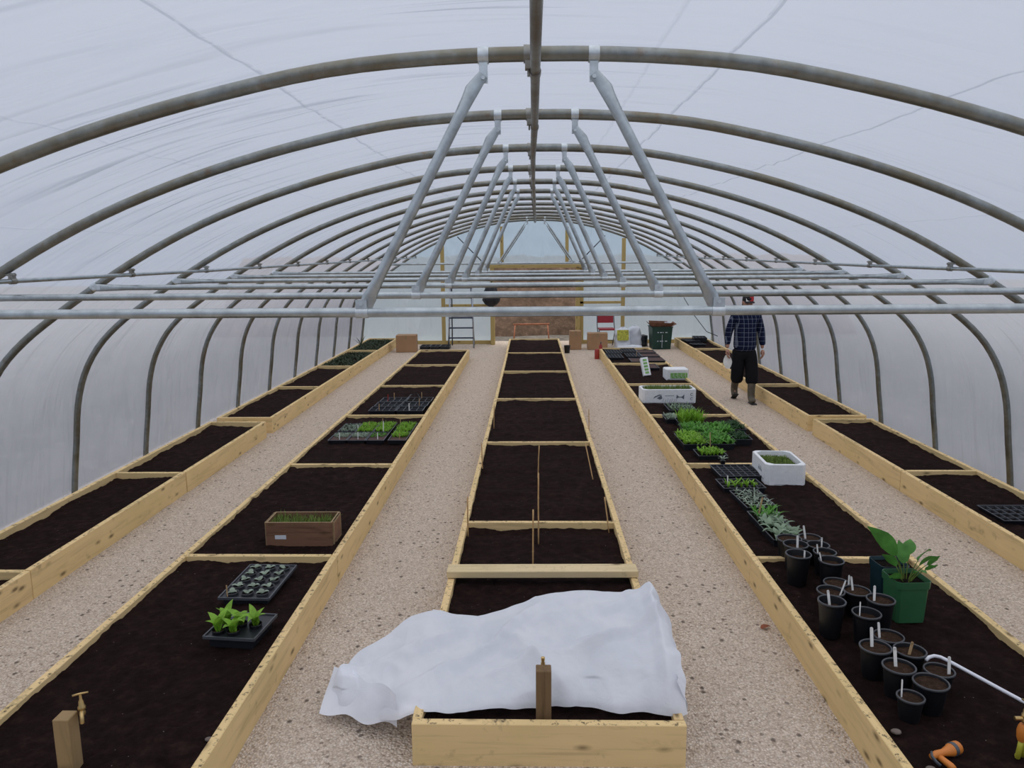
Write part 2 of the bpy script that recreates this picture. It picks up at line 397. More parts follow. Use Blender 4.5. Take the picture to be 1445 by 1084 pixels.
def build(name, mb, mat, parent=None, smooth=False, loc=None, rotz=0, kind=None, label=None, fix=False):
    me = bpy.data.meshes.new(name); me.from_pydata(mb.v, [], mb.f); me.update()
    if fix:
        import bmesh
        b = bmesh.new(); b.from_mesh(me); bmesh.ops.recalc_face_normals(b, faces=b.faces); b.to_mesh(me); b.free()
    me.materials.append(M[mat] if isinstance(mat, str) else mat)
    if smooth:
        for p in me.polygons: p.use_smooth = True
        if smooth == 'auto':
            try: me.set_sharp_from_angle(angle=math.radians(42))
            except Exception: pass
    o = bpy.data.objects.new(name, me); C.objects.link(o)
    if parent: o.parent = parent
    if loc: o.location = loc
    if rotz: o.rotation_euler = (0, 0, rotz)
    if kind: o['kind'] = kind
    if label: o['label'] = label
    return o
def tag(o, label, cat, group=None, kind=None):
    o['label'] = label; o['category'] = cat
    if group: o['group'] = group
    if kind: o['kind'] = kind
    return o
def thing(name, label, cat, loc=(0, 0, 0), rotz=0, group=None):
    o = bpy.data.objects.new(name, None); C.objects.link(o); o.location = loc; o.rotation_euler = (0, 0, rotz); o.empty_display_size = .05
    return tag(o, label, cat, group)
def struct(name, mb, mat, **kw):
    o = build(name, mb, mat, kind='structure', **kw); return o
def dup(root, loc, rotz, label, group=None):
    r = root.copy(); C.objects.link(r); r.location = loc; r.rotation_euler = (0, 0, rotz); r['label'] = label
    if group: r['group'] = group
    for ch in list(root.children):
        c = ch.copy(); C.objects.link(c); c.parent = r
        for g in ch.children:
            d = g.copy(); C.objects.link(d); d.parent = c
    return r
def nz(x, y=0, z=0): return noise.noise(Vector((x, y, z)))

# ---------------------------------------------------------------- tunnel geometry
HALF = [(0, 2.94), (.4, 2.93), (.8, 2.893), (1.2, 2.815), (1.6, 2.715), (2.0, 2.59), (2.4, 2.435), (2.8, 2.24), (3.2, 2.005), (3.55, 1.775), (3.8, 1.59), (4.0, 1.39), (4.15, 1.14), (4.24, .85), (4.29, .5), (4.335, .2), (4.37, -.08)]
def catmull(P, k=4):
    out = []
    for i in range(len(P) - 1):
        p0 = P[max(0, i - 1)]; p1 = P[i]; p2 = P[i + 1]; p3 = P[min(len(P) - 1, i + 2)]
        for j in range(k):
            t = j / k
            out.append(tuple(.5 * (2 * b + (c - a) * t + (2 * a - 5 * b + 4 * c - d) * t * t + (3 * b - a - 3 * c + d) * t ** 3) for a, b, c, d in zip(p0, p1, p2, p3)))
    out.append(P[-1]); return out
full0 = [(-x, z) for x, z in reversed(HALF[1:])] + HALF
PROF = catmull(full0, 3)
ARC = [0]
for a, b in zip(PROF, PROF[1:]): ARC.append(ARC[-1] + math.dist(a, b))
mid = ARC[-1] / 2; ARC = [a - mid for a in ARC]
def kofy(y): return 4 + (y - 6.85) / 1.333
def shift(y): return .03 + max(0, kofy(y) - 4) * .010
def ztop(y): return 1 + max(0, kofy(y) - 4) * .0026
HY = [3.0, 4.25, 5.55, 6.85] + [6.85 + 1.333 * i for i in range(1, 10)]
YEND = HY[-1]
def offs(prof, d):
    out = []
    for i, p in enumerate(prof):
        a = prof[max(0, i - 1)]; b = prof[min(len(prof) - 1, i + 1)]; tx, tz = b[0] - a[0], b[1] - a[1]; L = math.hypot(tx, tz)
        out.append((p[0] - tz / L * d, p[1] + tx / L * d))
    return out
COV = offs(PROF, .032)

# cover sheet: ceiling, two walls
def cover(name, i0, i1):
    ny = 230; Y0 = -2.6; Y1 = YEND + .03; me = bpy.data.meshes.new(name); vs = []; fs = []; uv = []
    n = i1 - i0
    sub = 2; cols = [i0 + j / sub for j in range(n * sub + 1)]
    for j in range(ny + 1):
        y = Y0 + (Y1 - Y0) * j / ny
        # sag between hoops
        hh = [0.4, 1.7] + HY; d = min(abs(y - h) for h in hh); sg = -.012 * min(1, d / .5)
        for cc in cols:
            a = min(int(cc), len(COV) - 2); t = cc - a
            px = COV[a][0] * (1 - t) + COV[a + 1][0] * t; pz = COV[a][1] * (1 - t) + COV[a + 1][1] * t
            tx = COV[a + 1][0] - COV[a][0]; tz = COV[a + 1][1] - COV[a][1]; L = math.hypot(tx, tz)
            s = ARC[a] * (1 - t) + ARC[a + 1] * t
            w = sg + min(1, d / .25) * (.016 * nz(s * .5, y * 4.5, 3) + .010 * nz(s * 1.2 + y, y * 7.0, 9))
            w = max(w, -.028)
            vs.append((shift(y) + px + (-tz / L) * w, y, (pz + (tx / L) * w) * ztop(y))); uv.append((s, y))
    m = len(cols)
    for j in range(ny):
        for i in range(m - 1): fs.append((j * m + i, j * m + i + 1, (j + 1) * m + i + 1, (j + 1) * m + i))
    me.from_pydata(vs, [], fs); me.update(); me.materials.append(M['poly']); ul = me.uv_layers.new(name='UVMap')
    for l in me.loops: ul.data[l.index].uv = uv[l.vertex_index]
    for p in me.polygons: p.use_smooth = True
    o = bpy.data.objects.new(name, me); C.objects.link(o); o['kind'] = 'structure'; return o
iL = min(i for i, p in enumerate(PROF) if p[0] > -3.62); iR = len(PROF) - 1 - iL
cover('wall_left', 0, iL); cover('ceiling', iL, iR); cover('wall_right', iR, len(PROF) - 1)

def endwall(name, y, openings, mat):
    sx = shift(y); P = [(sx + a * 1.0, b * ztop(y)) for a, b in PROF]
    def zt(x):
        for a, b in zip(P, P[1:]):
            if a[0] <= x <= b[0]: return a[1] + (b[1] - a[1]) * (x - a[0]) / (b[0] - a[0] + 1e-9)
        return .1
    mb = MB(); uv = []
    xs = [P[0][0] + .06 + (P[-1][0] - P[0][0] - .12) * i / 70 for i in range(71)]
    segs = []
    cuts = sorted([xs[0], xs[-1]] + [v for op in openings for v in op[:2]])
    for a, b in zip(cuts, cuts[1:]):
        zl = -.05
        for x0, x1, h in openings:
            if a >= x0 - 1e-6 and b <= x1 + 1e-6: zl = h
        n = max(2, int((b - a) / .12)); m = 14
        mb.grid(lambda u, v: (a + (b - a) * u, y + .012 * nz((a + (b - a) * u) * 2, v * 4, 5), zl + (zt(a + (b - a) * u) - zl) * v), n, m)
    o = struct(name, mb, mat, smooth=True); me = o.data; ul = me.uv_layers.new(name='UVMap')
    for l in me.loops:
        co = me.vertices[l.vertex_index].co; ul.data[l.index].uv = (co.z * 1.3 + 5.0 + co.x * .25, co.x * .8)
    return o
WY = 18.90
endwall('wall_back', WY, [(-.94, 1.12, 1.90)], 'polyend')
endwall('wall_front', -2.6, [], 'poly')

# gravel floor, ground outside, bank beyond the door
mb = MB(); mb.grid(lambda u, v: (-4.4 + 8.8 * u, -2.6 + (WY + .6 + 2.6) * v, .004 * nz(u * 40, v * 90)), 60, 140)
struct('floor', mb, 'gravel', smooth=True)
mb = MB()
mb.grid(lambda u, v: (-60 + 120 * u, -40 + 100 * v, -.06), 4, 4)
struct('ground_outside', mb, 'out')
def bankf(u, v):
    x = -9 + 18 * u; s = v
    return (x, 21.3 + 4.2 * s + .3 * nz(x * .7, s * 3), -.06 + 2.15 * min(1, s * 1.55) ** .8 + (.13 * nz(x * 1.6, s * 5, 2) + .06 * nz(x * 6, s * 16, 4)) * min(1, s * 8))
mb = MB(); mb.grid(bankf, 150, 40); struct('bank_outside', mb, 'bank', smooth=True)

# end-wall timber frame and doorway
def timber(name, x0, x1, y0, y1, z0, z1, mat): mb = MB(); mb.box(x0, x1, y0, y1, z0, z1, bev=.004); return struct(name, mb, mat)
ty0, ty1 = WY - .09, WY - .02
timber('trim_1', -2.215, -2.125, ty0, ty1, 0, 2.56, 'frameZ')
timber('trim_2', 2.20, 2.29, ty0, ty1, 0, 2.56, 'frameZ')
timber('trim_3', -1.00, -.90, ty0 - .16, ty1, 0, 1.86, 'frameZ')
timber('trim_4', 1.085, 1.185, ty0 - .12, ty1, 0, 1.86, 'frameZ')
timber('trim_5', -1.12, 1.28, ty0 - .16, ty1, 1.865, 1.945, 'frameX')
timber('trim_6', -.75, -.67, ty0, ty1, 1.95, 2.86, 'frameZ')
timber('trim_7', .83, .91, ty0, ty1, 1.95, 2.84, 'frameZ')
timber('trim_8', 1.19, 2.19, ty0, ty1, .985, 1.045, 'frameX')
timber('trim_9', -2.115, -1.01, ty0, ty1, .93, .99, 'frameX')
timber('trim_10', -4.15, -1.005, WY - .05, WY - .02, 0, .09, 'frameX')
timber('trim_11', 1.19, 4.25, WY - .05, WY - .02, 0, .09, 'frameX')
timber('trim_12', 1.19, 1.28, ty0, ty1, 0, 1.86, 'frameZ')

# ---------------------------------------------------------------- hoops with tie bars and braces
ORD = ['nearest', 'second', 'third', 'fourth', 'fifth', 'sixth', 'seventh', 'eighth', 'ninth', 'tenth', 'eleventh', 'twelfth', 'last']
def half_width(z):
    for a, b in zip(HALF, HALF[1:]):
        if a[1] >= z >= b[1]: return a[0] + (b[0] - a[0]) * (a[1] - z) / (a[1] - b[1])
for k, y in enumerate(HY):
    lab = ('%s galvanised tunnel hoop from the camera with a tie bar and two ridge braces' % ORD[k]) if k < 12 else 'last galvanised tunnel hoop, set against the far end wall, with tie bar and braces'
    t = thing('tunnel_hoop', lab, 'hoop', (shift(y), y, 0), 0, 'galvanised hoops carrying the polythene')
    zs = ztop(y); bz = 1.988
    mb = MB(); mb.tube([(x, 0, z * zs) for x, z in PROF], .0275, 14); build('arch_tube', mb, 'hoop', t, True)
    braced = k < 6 or k > 10
    if not braced:
        t['label'] = '%s galvanised tunnel hoop from the camera, a bare arch without a tie bar' % ORD[k]
    bx = [.69, .665, .625, .62, .61, .62][k] if k < 6 else .86
    hw = half_width(bz / zs) - .03
    mb = MB(); xs = [-hw, -hw + .02, -hw + .10, -hw + .22, 0, hw - .22, hw - .10, hw - .02, hw]
    mb.tube([(x, -.028, bz) for x in xs], [(.006, .026), (.007, .026), (.012, .024), .019, .019, .019, (.012, .024), (.007, .026), (.006, .026)], 12)
    if braced: build('tie_bar', mb, 'bar', t, 'auto')
    # braces
    for s in ((-1, 1) if braced else ()):
        zt_ = 2.94 * zs - .075; P0 = Vector((s * bx, -.035, bz - .01)); P3 = Vector((s * .205, -.02, zt_))
        dr = (P3 - P0).normalized(); K1 = P0 + dr * .09 + Vector((s * .006, 0, 0)); K2 = P3 - dr * .085 + Vector((s * .012, 0, 0))
        d = (K2 - K1); mb = MB()
        mb.tube([P0, K1 - d * .012, K1 + d * .01, K1 + d * .10, K2 - d * .10, K2 - d * .012, K2 + Vector((-s * .01, 0, .02)), P3],
                [(.024, .004), (.028, .005), (.024, .013), .0205, .0205, (.024, .012), (.027, .005), (.019, .004)], 12)
        br = build('brace', mb, 'bar', t, 'auto')
        for q in (P0 + Vector((0, -.008, .045)), P3 + Vector((0, -.006, -.012))):
            mb = MB(); mb.lathe([(.0005, -.012), (.008, -.012), (.008, .006), (.0005, .006)], 6, mtx=Matrix.Translation(q) @ Matrix.Rotation(PI / 2, 4, 'X'))
            build('bolt', mb, 'zinc', br)
        # clamps round the tie bar and round the hoop
        mb = MB(); mb.tube([(s * bx - .024, -.028, bz), (s * bx + .024, -.028, bz)], .0225, 14)
        mb.box(s * bx - .022, s * bx + .022, -.045, -.036, bz - .01, bz + .05)
        build('bar_clamp', mb, 'zinc', t, 'auto')
        zc = [p for p in PROF if abs(p[0] - s * .20) < .08][0][1] * zs
        mb = MB(); mb.tube([(s * .205 - .02, 0, 2.937 * zs), (s * .205 + .02, 0, 2.937 * zs)], .031, 16)
        mb.box(s * .205 - .016, s * .205 + .016, -.014, -.006, 2.937 * zs - .10, 2.937 * zs - .02)
        build('hoop_clamp', mb, 'zinc', t, 'auto')
        # end bracket tie bar to hoop
        mb = MB(); ez = bz; ex = s * (hw + .01)
        mb.tube([(ex + s * -.01, 0, ez + .025), (ex + s * .035, 0, ez - .005)], .0315, 14)
        mb.box(min(ex - s * .04, ex + s * .02), max(ex - s * .04, ex + s * .02), -.036, -.02, ez - .014, ez + .018)
        build('end_clamp', mb, 'zinc', t, 'auto')
    mb = MB(); mb.tube([(-.055, 0, 2.94 * zs), (-.02, 0, 2.94 * zs)], .033, 16); mb.box(-.05, -.025, -.02, .02, 2.94 * zs - .055, 2.94 * zs - .02); mb.tube([(-.037, 0, 2.94 * zs - .05), (-.037, 0, 2.94 * zs - .08)], .005, 6)
    build('ridge_clamp', mb, 'ridge', t, 'auto')

# ridge pole below the hoops (lengths joined at collars) and two side purlins
def zridge(y): return 2.94 * ztop(y) - .052
mb = MB(); ys = [-2.5, .2, 1.55, 2.4, 3.0] + [h for h in HY[1:]]
mb.tube([(shift(y) - .012 + .008 * nz(y * .8), y, zridge(y) - .008 * abs(nz(y, 3))) for y in ys], .019, 12)
for y in (3.05, 4.32, 8.3, 12.4, 16.3): mb.tube([(shift(y) - .012 + .008 * nz(y * .8), y - .03, zridge(y) - .002), (shift(y) - .012 + .008 * nz(y * .8), y + .03, zridge(y) - .002)], .0225, 12)
tag(build('ridge_pole', mb, 'ridge', None, 'auto'), 'brown-stained steel ridge pole running the length of the tunnel under the hoops', 'pole')
for s, nm in ((-1, 'left'), (1, 'right')):
    mb = MB(); pts = []
    for y in [-2.5, .3, 1.7] + HY:
        w = half_width(2.12) - .035; pts.append((shift(y) + s * (w - .03), y, 2.08 * ztop(y)))
    t = thing('side_purlin', 'long thin steel purlin tube clamped along the %s side of the tunnel hoops' % nm, 'purlin', (0, 0, 0))
    mb.tube(pts, .0135, 10); build('purlin_tube', mb, 'bar', t, True)
    for y in HY:
        w = half_width(2.12) - .035; x = shift(y) + s * (w - .03); z = 2.08 * ztop(y)
        mb = MB(); mb.tube([(x, y - .022, z), (x, y + .022, z)], .0185, 10); mb.box(x - .012, x + .012, y - .016, y + .016, z, z + .045)
        mb.tube([(x - .03, y - .01, z + .035), (x + .03, y - .01, z + .035)], .007, 6)
        build('cross_clamp', mb, 'ridge', t, 'auto')
# wind braces in the last bay
for s, nm in ((-1, 'left'), (1, 'right')):
    mb = MB(); y = HY[-1] - .1; mb.tube([(s * 1.78, y, 2.62), (s * 1.15, y - .1, 1.99)], .013, 8)
    tag(build('wind_brace', mb, 'steel', None, True), 'thin dark diagonal wind brace on the %s of the last hoop' % nm, 'brace')
mb = MB(); mb.tube([(3.62, 18.3, 1.15), (3.80, 17.9, .75), (4.0, 17.5, .42), (4.22, 17.35, .33)], .009, 6)
tag(build('bracing_wire', mb, 'steel', None, True), 'thin grey bracing wire sloping down to a hoop leg beyond the walking person', 'wire')

# ---------------------------------------------------------------- raised beds
SOILZ = .165
def bed(label, x0, x1, rows, soilz=SOILZ, H=.2, th=.042, overrides={}):
    t = thing('raised_bed', label, 'raised bed', ((x0 + x1) / 2, rows[0], 0)); ox = (x0 + x1) / 2; oy = rows[0]
    for i, (a, b) in enumerate(zip(rows, rows[1:])):
        for s, x in ((-1, x0), (1, x1)):
            mb = MB(); j = random.uniform(-.004, .003); o_ = random.uniform(-.004, .004)
            xa, xb = (x, x + th) if s < 0 else (x - th, x)
            mb.box(xa - ox + o_, xb - ox + o_, a - oy + .004, b - oy - .004, -.03, H + j, bev=.003)
            build('side_board', mb, 'boardY', t)
        z0 = overrides.get(i, soilz); gs = .024 if a < 5 else .045 if a < 9 else .08; nx = max(8, int((x1 - x0) / gs)); ny = int((b - a) / gs)
        xi0, xi1 = x0 + th * .9, x1 - th * .9; yi0, yi1 = a + th * .4, b - th * .4
        def sf(u, v):
            x = xi0 + (xi1 - xi0) * u; y = yi0 + (yi1 - yi0) * v
            ed = min(u, 1 - u) * (xi1 - xi0); h = .017 * nz(x * 2.2, y * 2.2) + .011 * nz(x * 7, y * 7, 3) + .009 * nz(x * 19, y * 19, 5) + .006 * nz(x * 37, y * 37, 6)
            if ed < .05: h += .010 * nz(x * 3, y * 11, 8) + .004
            # shallow rake furrows in the middle bed
            if -.6 < x < .7: h += .007 * math.sin(y * 17 + 2 * nz(x * 1.5, y * .6))
            return (x - ox, y - oy, min(z0 + h, H + .012))
        mb = MB(); mb.grid(sf, nx, ny); build('soil', mb, 'soil', t, True)
    for i, r in enumerate(rows):
        mb = MB()
        if i == 0: mb.box(x0 - ox, x1 - ox, -th, 0, -.03, H, bev=.003); nm = 'end_board'
        elif i == len(rows) - 1: mb.box(x0 - ox, x1 - ox, r - oy, r - oy + th, -.03, H, bev=.003); nm = 'end_board'
        else: mb.box(x0 - ox + th, x1 - ox - th, r - oy - th / 2, r - oy + th / 2, -.02, H + random.uniform(-.004, .004), bev=.003); nm = 'divider_board'
        build(nm, mb, 'boardX', t)
    return t
bed('long central pine raised bed under the white fleece and plank', -.528, .663, [3.05, 5.555, 8.06, 10.57, 13.10, 15.64, 18.17], overrides={0: .15})
bed('long pine raised bed left of the central one, tap post at its near end', -2.396, -1.324, [2.69, 4.88, 7.18, 9.465, 11.71, 13.94, 16.12])
bed('long pine raised bed right of the central one, holding the black pots', 1.457, 2.537, [2.58, 4.875, 7.17, 9.46, 11.77, 14.03, 16.30])
bed('narrow pine raised bed by the left wall, near stretch cut by the left picture edge', -3.97, -3.268, [2.35, 4.62, 6.89, 9.06], .15)
bed('narrow pine raised bed by the left wall, far stretch ending at the cardboard box', -3.97, -3.268, [9.36, 11.60, 13.81, 16.13, 18.45], .155)
bed('narrow pine raised bed by the right wall, near stretch holding the empty grey tray', 3.424, 4.146, [2.35, 4.65, 6.93, 9.14], .155)
bed('narrow pine raised bed by the right wall, far stretch beside the walking person', 3.424, 4.146, [9.40, 11.69, 13.98, 16.21, 18.27], .155)
mb = MB(); mb.box(-.60, .60, -.06, .06, 0, .045, bev=.004)
tag(build('loose_plank', mb, 'plank', None, loc=(.062, 4.575, .203), rotz=.012), 'thick fresh pine plank laid across the central bed behind the white fleece', 'plank')

# ---------------------------------------------------------------- white fleece heap
FX0, FX1 = -.985, .685
CR = [(-1.0, .10), (-.95, .16), (-.86, .19), (-.74, .235), (-.66, .27), (-.56, .285), (-.44, .265), (-.3, .265), (-.1, .33), (.1, .385), (.3, .405), (.48, .42), (.56, .46), (.61, .53), (.65, .47), (.69, .38), (.735, .30)]
def lerp(T, x):
    for a, b in zip(T, T[1:]):
        if x <= b[0]: return a[1] + (b[1] - a[1]) * max(0, (x - a[0]) / (b[0] - a[0]))
    return T[-1][1]
YF = [(-1.0, 3.42), (-.93, 3.33), (-.82, 3.30), (-.72, 3.22), (-.6, 3.12), (-.3, 3.10), (0, 3.17), (.2, 3.17), (.35, 3.13), (.66, 3.10), (.735, 3.14)]
ZF = [(-1.0, .05), (-.8, .06), (-.70, .09), (-.57, .17), (-.5, .205), (0, .19), (.6, .20), (.70, .20), (.735, .13)]
YB = [(-1.0, 3.55), (-.9, 3.72), (-.7, 3.86), (-.5, 3.90), (0, 3.92), (.5, 3.86), (.65, 3.74), (.735, 3.5)]
def fleece(u, v):
    x = FX0 + (FX1 - FX0) * u; c = lerp(CR, x); yf = lerp(YF, x); yb = lerp(YB, x); zf = lerp(ZF, x)
    ground = .02 if x < -.55 else .185
    if v < .82:
        t = v / .82; y = yf + (yb - yf) * (.12 * t + .88 * t ** 1.15); z = zf + (c - zf) * (math.sin(PI / 2 * t) ** .62)
    else:
        t = (v - .82) / .18; y = yb + .07 * math.sin(PI * t) * (1 - .2 * t); z = c + (ground - c) * t
    k = math.sin(PI * min(1, v / .82)) if v < .82 else .15
    env = .3 + .7 * min(1, k * 1.2)
    # long soft folds fanning from the crest, sharp ridges
    a = x * 3.0 + y * 2.2; f1 = 1 - abs(nz(a * .8, (y - x) * .6, 1)) * 4.5
    f2 = 1 - abs(nz(x * 2.2 - y * 3.5, (y + x) * 1.2, 7)) * 5
    f3 = 1 - abs(nz(x * 10 + y * 3, y * 9, 4)) * 3
    edge = max(0, (abs((x - FX0) / (FX1 - FX0) - .5) - .36) / .14)
    h = .036 * max(f1, -.5) + .028 * max(f2, -.5) + .006 * f3 + edge * .03 * nz(x * 11, y * 7, 3)
    z += h * env - .014
    x += edge * .02 * nz(y * 14, z * 9, 2); y += .02 * nz(x * 9, v * 3, 6) * (1 if v < .15 else .3)
    if x > .64: z = z if v > .12 else max(z, .03)
    return (x, y, max(z, ground if (-.57 < x < .67 and v > .02) else .012))
t = thing('crop_fleece', 'crumpled white crop fleece heaped over the near end of the central bed', 'fleece', (0, 3.1, 0))
mb = MB(); mb.grid(lambda u, v: (lambda p: (p[0], p[1] - 3.1, p[2]))(fleece(u, v)), 190, 84)
# rumpled hem hanging over the right side board, and loose folds at left
def hem(u, v):
    y = 3.14 + .42 * u; x = .640 + .045 * math.sin(PI * v * .5) * (1 + .4 * nz(u * 7, v * 3)) + .012 * math.sin(u * 22 + v * 3); z = .33 + .06 * u - (.22 + .05 * nz(u * 4, 2)) * v
    return (x, y - 3.1, z)
mb.grid(hem, 40, 16)
def hem2(u, v):
    x = -.62 - .40 * u; y = 3.16 + .16 * u + .30 * v * u + .015 * math.sin(u * 11); z = .25 - .12 * u - (.17 - .09 * u) * (1 - v) + .008 * math.sin(u * 13 + v * 5)
    return (x, y - 3.1, max(.012, z))
mb.grid(hem2, 40, 16)
fo = build('fleece_cloth', mb, 'fleece', t, True)

# ---------------------------------------------------------------- tap posts
def tap(parent, loc, rotz=0, sc=1.0):
    m = Matrix.Translation(loc) @ Matrix.Rotation(rotz, 4, 'Z') @ Matrix.Scale(sc, 4); mb = MB()
    mb.lathe([(.001, -.02), (.013, -.02), (.015, -.012), (.012, 0), (.016, .006), (.016, .018), (.011, .024), (.010, .042), (.006, .05), (.005, .075), (.001, .075)], 12, mtx=m)
    mb.tube([m @ Vector(p) for p in ((0, .045, 0), (0, .02, 0), (0, -.012, 0), (0, -.035, -.002), (0, -.045, -.016), (0, -.045, -.034))], .009 * sc, 10)
    tp = build('tap', mb, 'brass', parent, 'auto')
    mb = MB(); mb.tube([m @ Vector(p) for p in ((-.03, 0, .075), (0, 0, .077), (.03, 0, .075))], .0045 * sc, 8); build('tap_handle', mb, 'brass', tp, True)
    return tp
t = thing('tap_post', 'brown weathered wooden post in front of the white fleece with a small tap behind', 'tap post', (.048, 3.115, 0))
mb = MB(); mb.box(-.034, .034, -.03, .03, .0, .405, bev=.003); build('post', mb, 'postZ', t); mb = MB(); mb.lathe([(.001, .37), (.010, .37), (.010, .405), (.007, .412), (.009, .420), (.009, .432), (.001, .435)], 12, c=(-.002, .042, 0)); build('tap', mb, 'brass', t, 'auto')
t = thing('tap_post', 'sawn wooden post with a brass tap at the near end of the left bed', 'tap post', (-1.872, 2.745, 0))
mb = MB(); mb.box(-.033, .031, -.035, .035, .0, .402, bev=.003); build('post', mb, 'postL', t); tap(t, (.048, .035, .402), .5, .95)
t = thing('hose_tap', 'brass tap with an orange connector and yellow hose end at the right picture edge', 'tap', (1.985, 2.86, 0))
mb = MB(); mb.box(.075, .145, -.035, .035, 0, .40, bev=.003); build('post', mb, 'postL', t)
tap(t, (0, 0, .345), PI / 2, .9)
mb = MB(); mb.lathe([(.001, -.055), (.014, -.055), (.019, -.04), (.021, -.01), (.017, .01), (.012, .02), (.001, .02)], 14, c=(-.004, 0, .30)); build('hose_connector', mb, 'orange', t, 'auto')
mb = MB(); mb.tube([(-.005, 0, .25), (-.008, -.002, .22), (-.012, .0, .17), (0, .02, .165)], .010, 8); mb.tube([(.005, 0, .25), (.012, 0, .22), (.012, .01, .17)], .009, 8); build('hose', mb, 'yellow', t, True)

# ---------------------------------------------------------------- pots
def pot_mesh(r, h):
    rb = r * .74
    return [(.001, .004), (rb * .95, .0), (rb, .004), (r * .93, h - .022), (r * .94, h - .02), (r, h - .016), (r + .002, h - .002), (r, h), (r - .004, h), (r - .007, h - .01), (r * .90, h - .03), (r * .88, h - .035)]
POTS = [ # x, y, r, h, fill depth, description
 (1.722, 4.915, .079, .15, .012, 'black plant pot with a white sticker on its side, beside the sage leaf tray'),
 (1.897, 5.014, .072, .12, .012, 'black plant pot farthest back in the cluster on the divider board'),
 (1.714, 4.764, .077, .17, .03, 'black plant pot just in front of the stickered pot'),
 (1.883, 4.829, .071, .14, .03, 'black plant pot second back on the right of the divider-board cluster'),
 (1.649, 4.527, .075, .20, .04, 'tall black plant pot at the front left of the divider-board cluster'),
 (1.862, 4.659, .069, .16, .025, 'black plant pot third back on the right of the divider-board cluster'),
 (1.822, 4.450, .072, .19, .03, 'deep black plant pot at the front right of the divider-board cluster'),
 (1.785, 4.261, .073, .13, .01, 'compost-filled black pot at the back of the middle cluster'),
 (1.690, 4.109, .074, .15, .02, 'wide black pot directly behind the tall left pot of the middle cluster'),
 (1.604, 3.877, .070, .20, .045, 'tall black pot at the front left of the middle cluster, half filled'),
 (1.838, 4.113, .072, .15, .01, 'black pot in the centre of the middle cluster, brim full of brown compost'),
 (1.872, 3.898, .071, .20, .015, 'tall black pot right next to the bright green square pot'),
 (1.757, 3.800, .071, .17, .035, 'black pot at the front of the middle cluster holding a thin upright label'),
 (1.662, 3.476, .072, .155, .012, 'black pot at the left of the nearest cluster, filled with brown compost'),
 (1.815, 3.668, .072, .11, .012, 'low black pot at the back of the nearest cluster'),
 (1.845, 3.508, .073, .12, .02, 'black pot with the yellow-brown wooden label in the nearest cluster'),
 (1.696, 3.308, .071, .15, .015, 'black pot in the middle of the nearest cluster'),
 (1.912, 3.362, .066, .10, .012, 'low black pot under the end of the white pipe'),
 (1.784, 3.193, .074, .14, .012, 'largest black pot at the right front of the nearest cluster, without a label'),
 (1.664, 3.125, .056, .11, .012, 'small black pot nearest the camera in the bed'),
]
for i, (x, y, r, h, fd, lab) in enumerate(POTS):
    t = thing('plant_pot', lab, 'plant pot', (x, y, SOILZ), 0, 'black plastic pots in the right bed')
    p = pot_mesh(r, h); mb = MB(); mb.lathe(p, 32); build('pot_body', mb, 'pot', t, 'auto')
    mb = MB(); mb.lathe([(r + .0005, h - .010), (r + .003, h - .008), (r + .0035, h - .001), (r + .001, h + .0015), (r - .004, h + .001), (r - .005, h - .004)], 32); build('pot_rim', mb, 'rimm', t, True)
    zz = h - fd; rr = r * .91; mb = MB()
    mb.lathe([(.001, zz + .002)] + [(rr * q, zz + .004 * nz(q * 9, i)) for q in (.15, .3, .45, .6, .75, .88, 1.0)], 28)
    mb.v = [(a, b, c + .004 * nz(a * 60, b * 60, i)) for a, b, c in mb.v]
    build('compost', mb, 'soilf', t, True)
    if i == 0:
        mb = MB(); R_ = r * .90
        mb.grid(lambda u, v: (-(R_ * (.86 + .1 * v)) * math.sin(.55 - .7 * u + .15) - .0, -(R_ * (.86 + .1 * v) + .002) * math.cos(.55 - .7 * u + .15), .045 + .06 * v), 6, 2)
        build('sticker', mb, 'label', t, True, label='white printed sticker')
# labels standing in the pots: pot index, dx, dy, height above compost, lean, width, material
LAB = [(1, -.03, 0, .072, -.15, .013, 0, 'leaning in the rearmost pot'), (2, .005, -.02, .07, 0.0, .014, 0, 'broad, upright in the pot before the stickered one'),
 (3, .02, -.01, .06, .03, .009, 0, 'narrow, in the second pot back on the right'), (5, -.045, -.01, .055, -.1, .009, 0, 'at the left rim of the third pot back on the right'),
 (4, .03, -.02, .045, .03, .010, 0, 'short, in the tall front left pot of the back cluster'), (6, -.05, .02, .05, -.2, .007, 0, 'leaning on the left rim of the front right pot'),
 (9, -.005, .01, .075, -.12, .013, 0, 'in the tall half-filled pot'), (8, .045, -.02, .07, .35, .008, 0, 'tilting right out of the wide pot behind'),
 (10, -.015, .02, .06, -.12, .011, 0, 'in the brim-full centre pot'), (7, .055, -.03, .045, .05, .009, 0, 'at the right rim of the rearmost middle pot'),
 (11, -.03, .01, .062, .02, .013, 0, 'in the tall pot by the green square pot'), (12, -.04, -.01, .075, .04, .006, 0, 'thin and edge-on, in the front middle pot'),
 (13, -.008, .02, .075, -.04, .015, 0, 'big, in the left pot of the nearest cluster'), (14, -.045, .0, .06, -.08, .012, 0, 'in the low pot at the back of the nearest cluster'),
 (15, -.008, -.01, .045, .25, .014, 1, 'short and tan, lying back in its pot'), (16, -.005, .02, .072, -.07, .015, 0, 'in the middle pot of the nearest cluster'),
 (17, .035, -.02, .065, 0.0, .014, 0, 'in the low pot under the white pipe'), (19, -.035, .01, .06, .03, .006, 0, 'thin, in the smallest pot')]
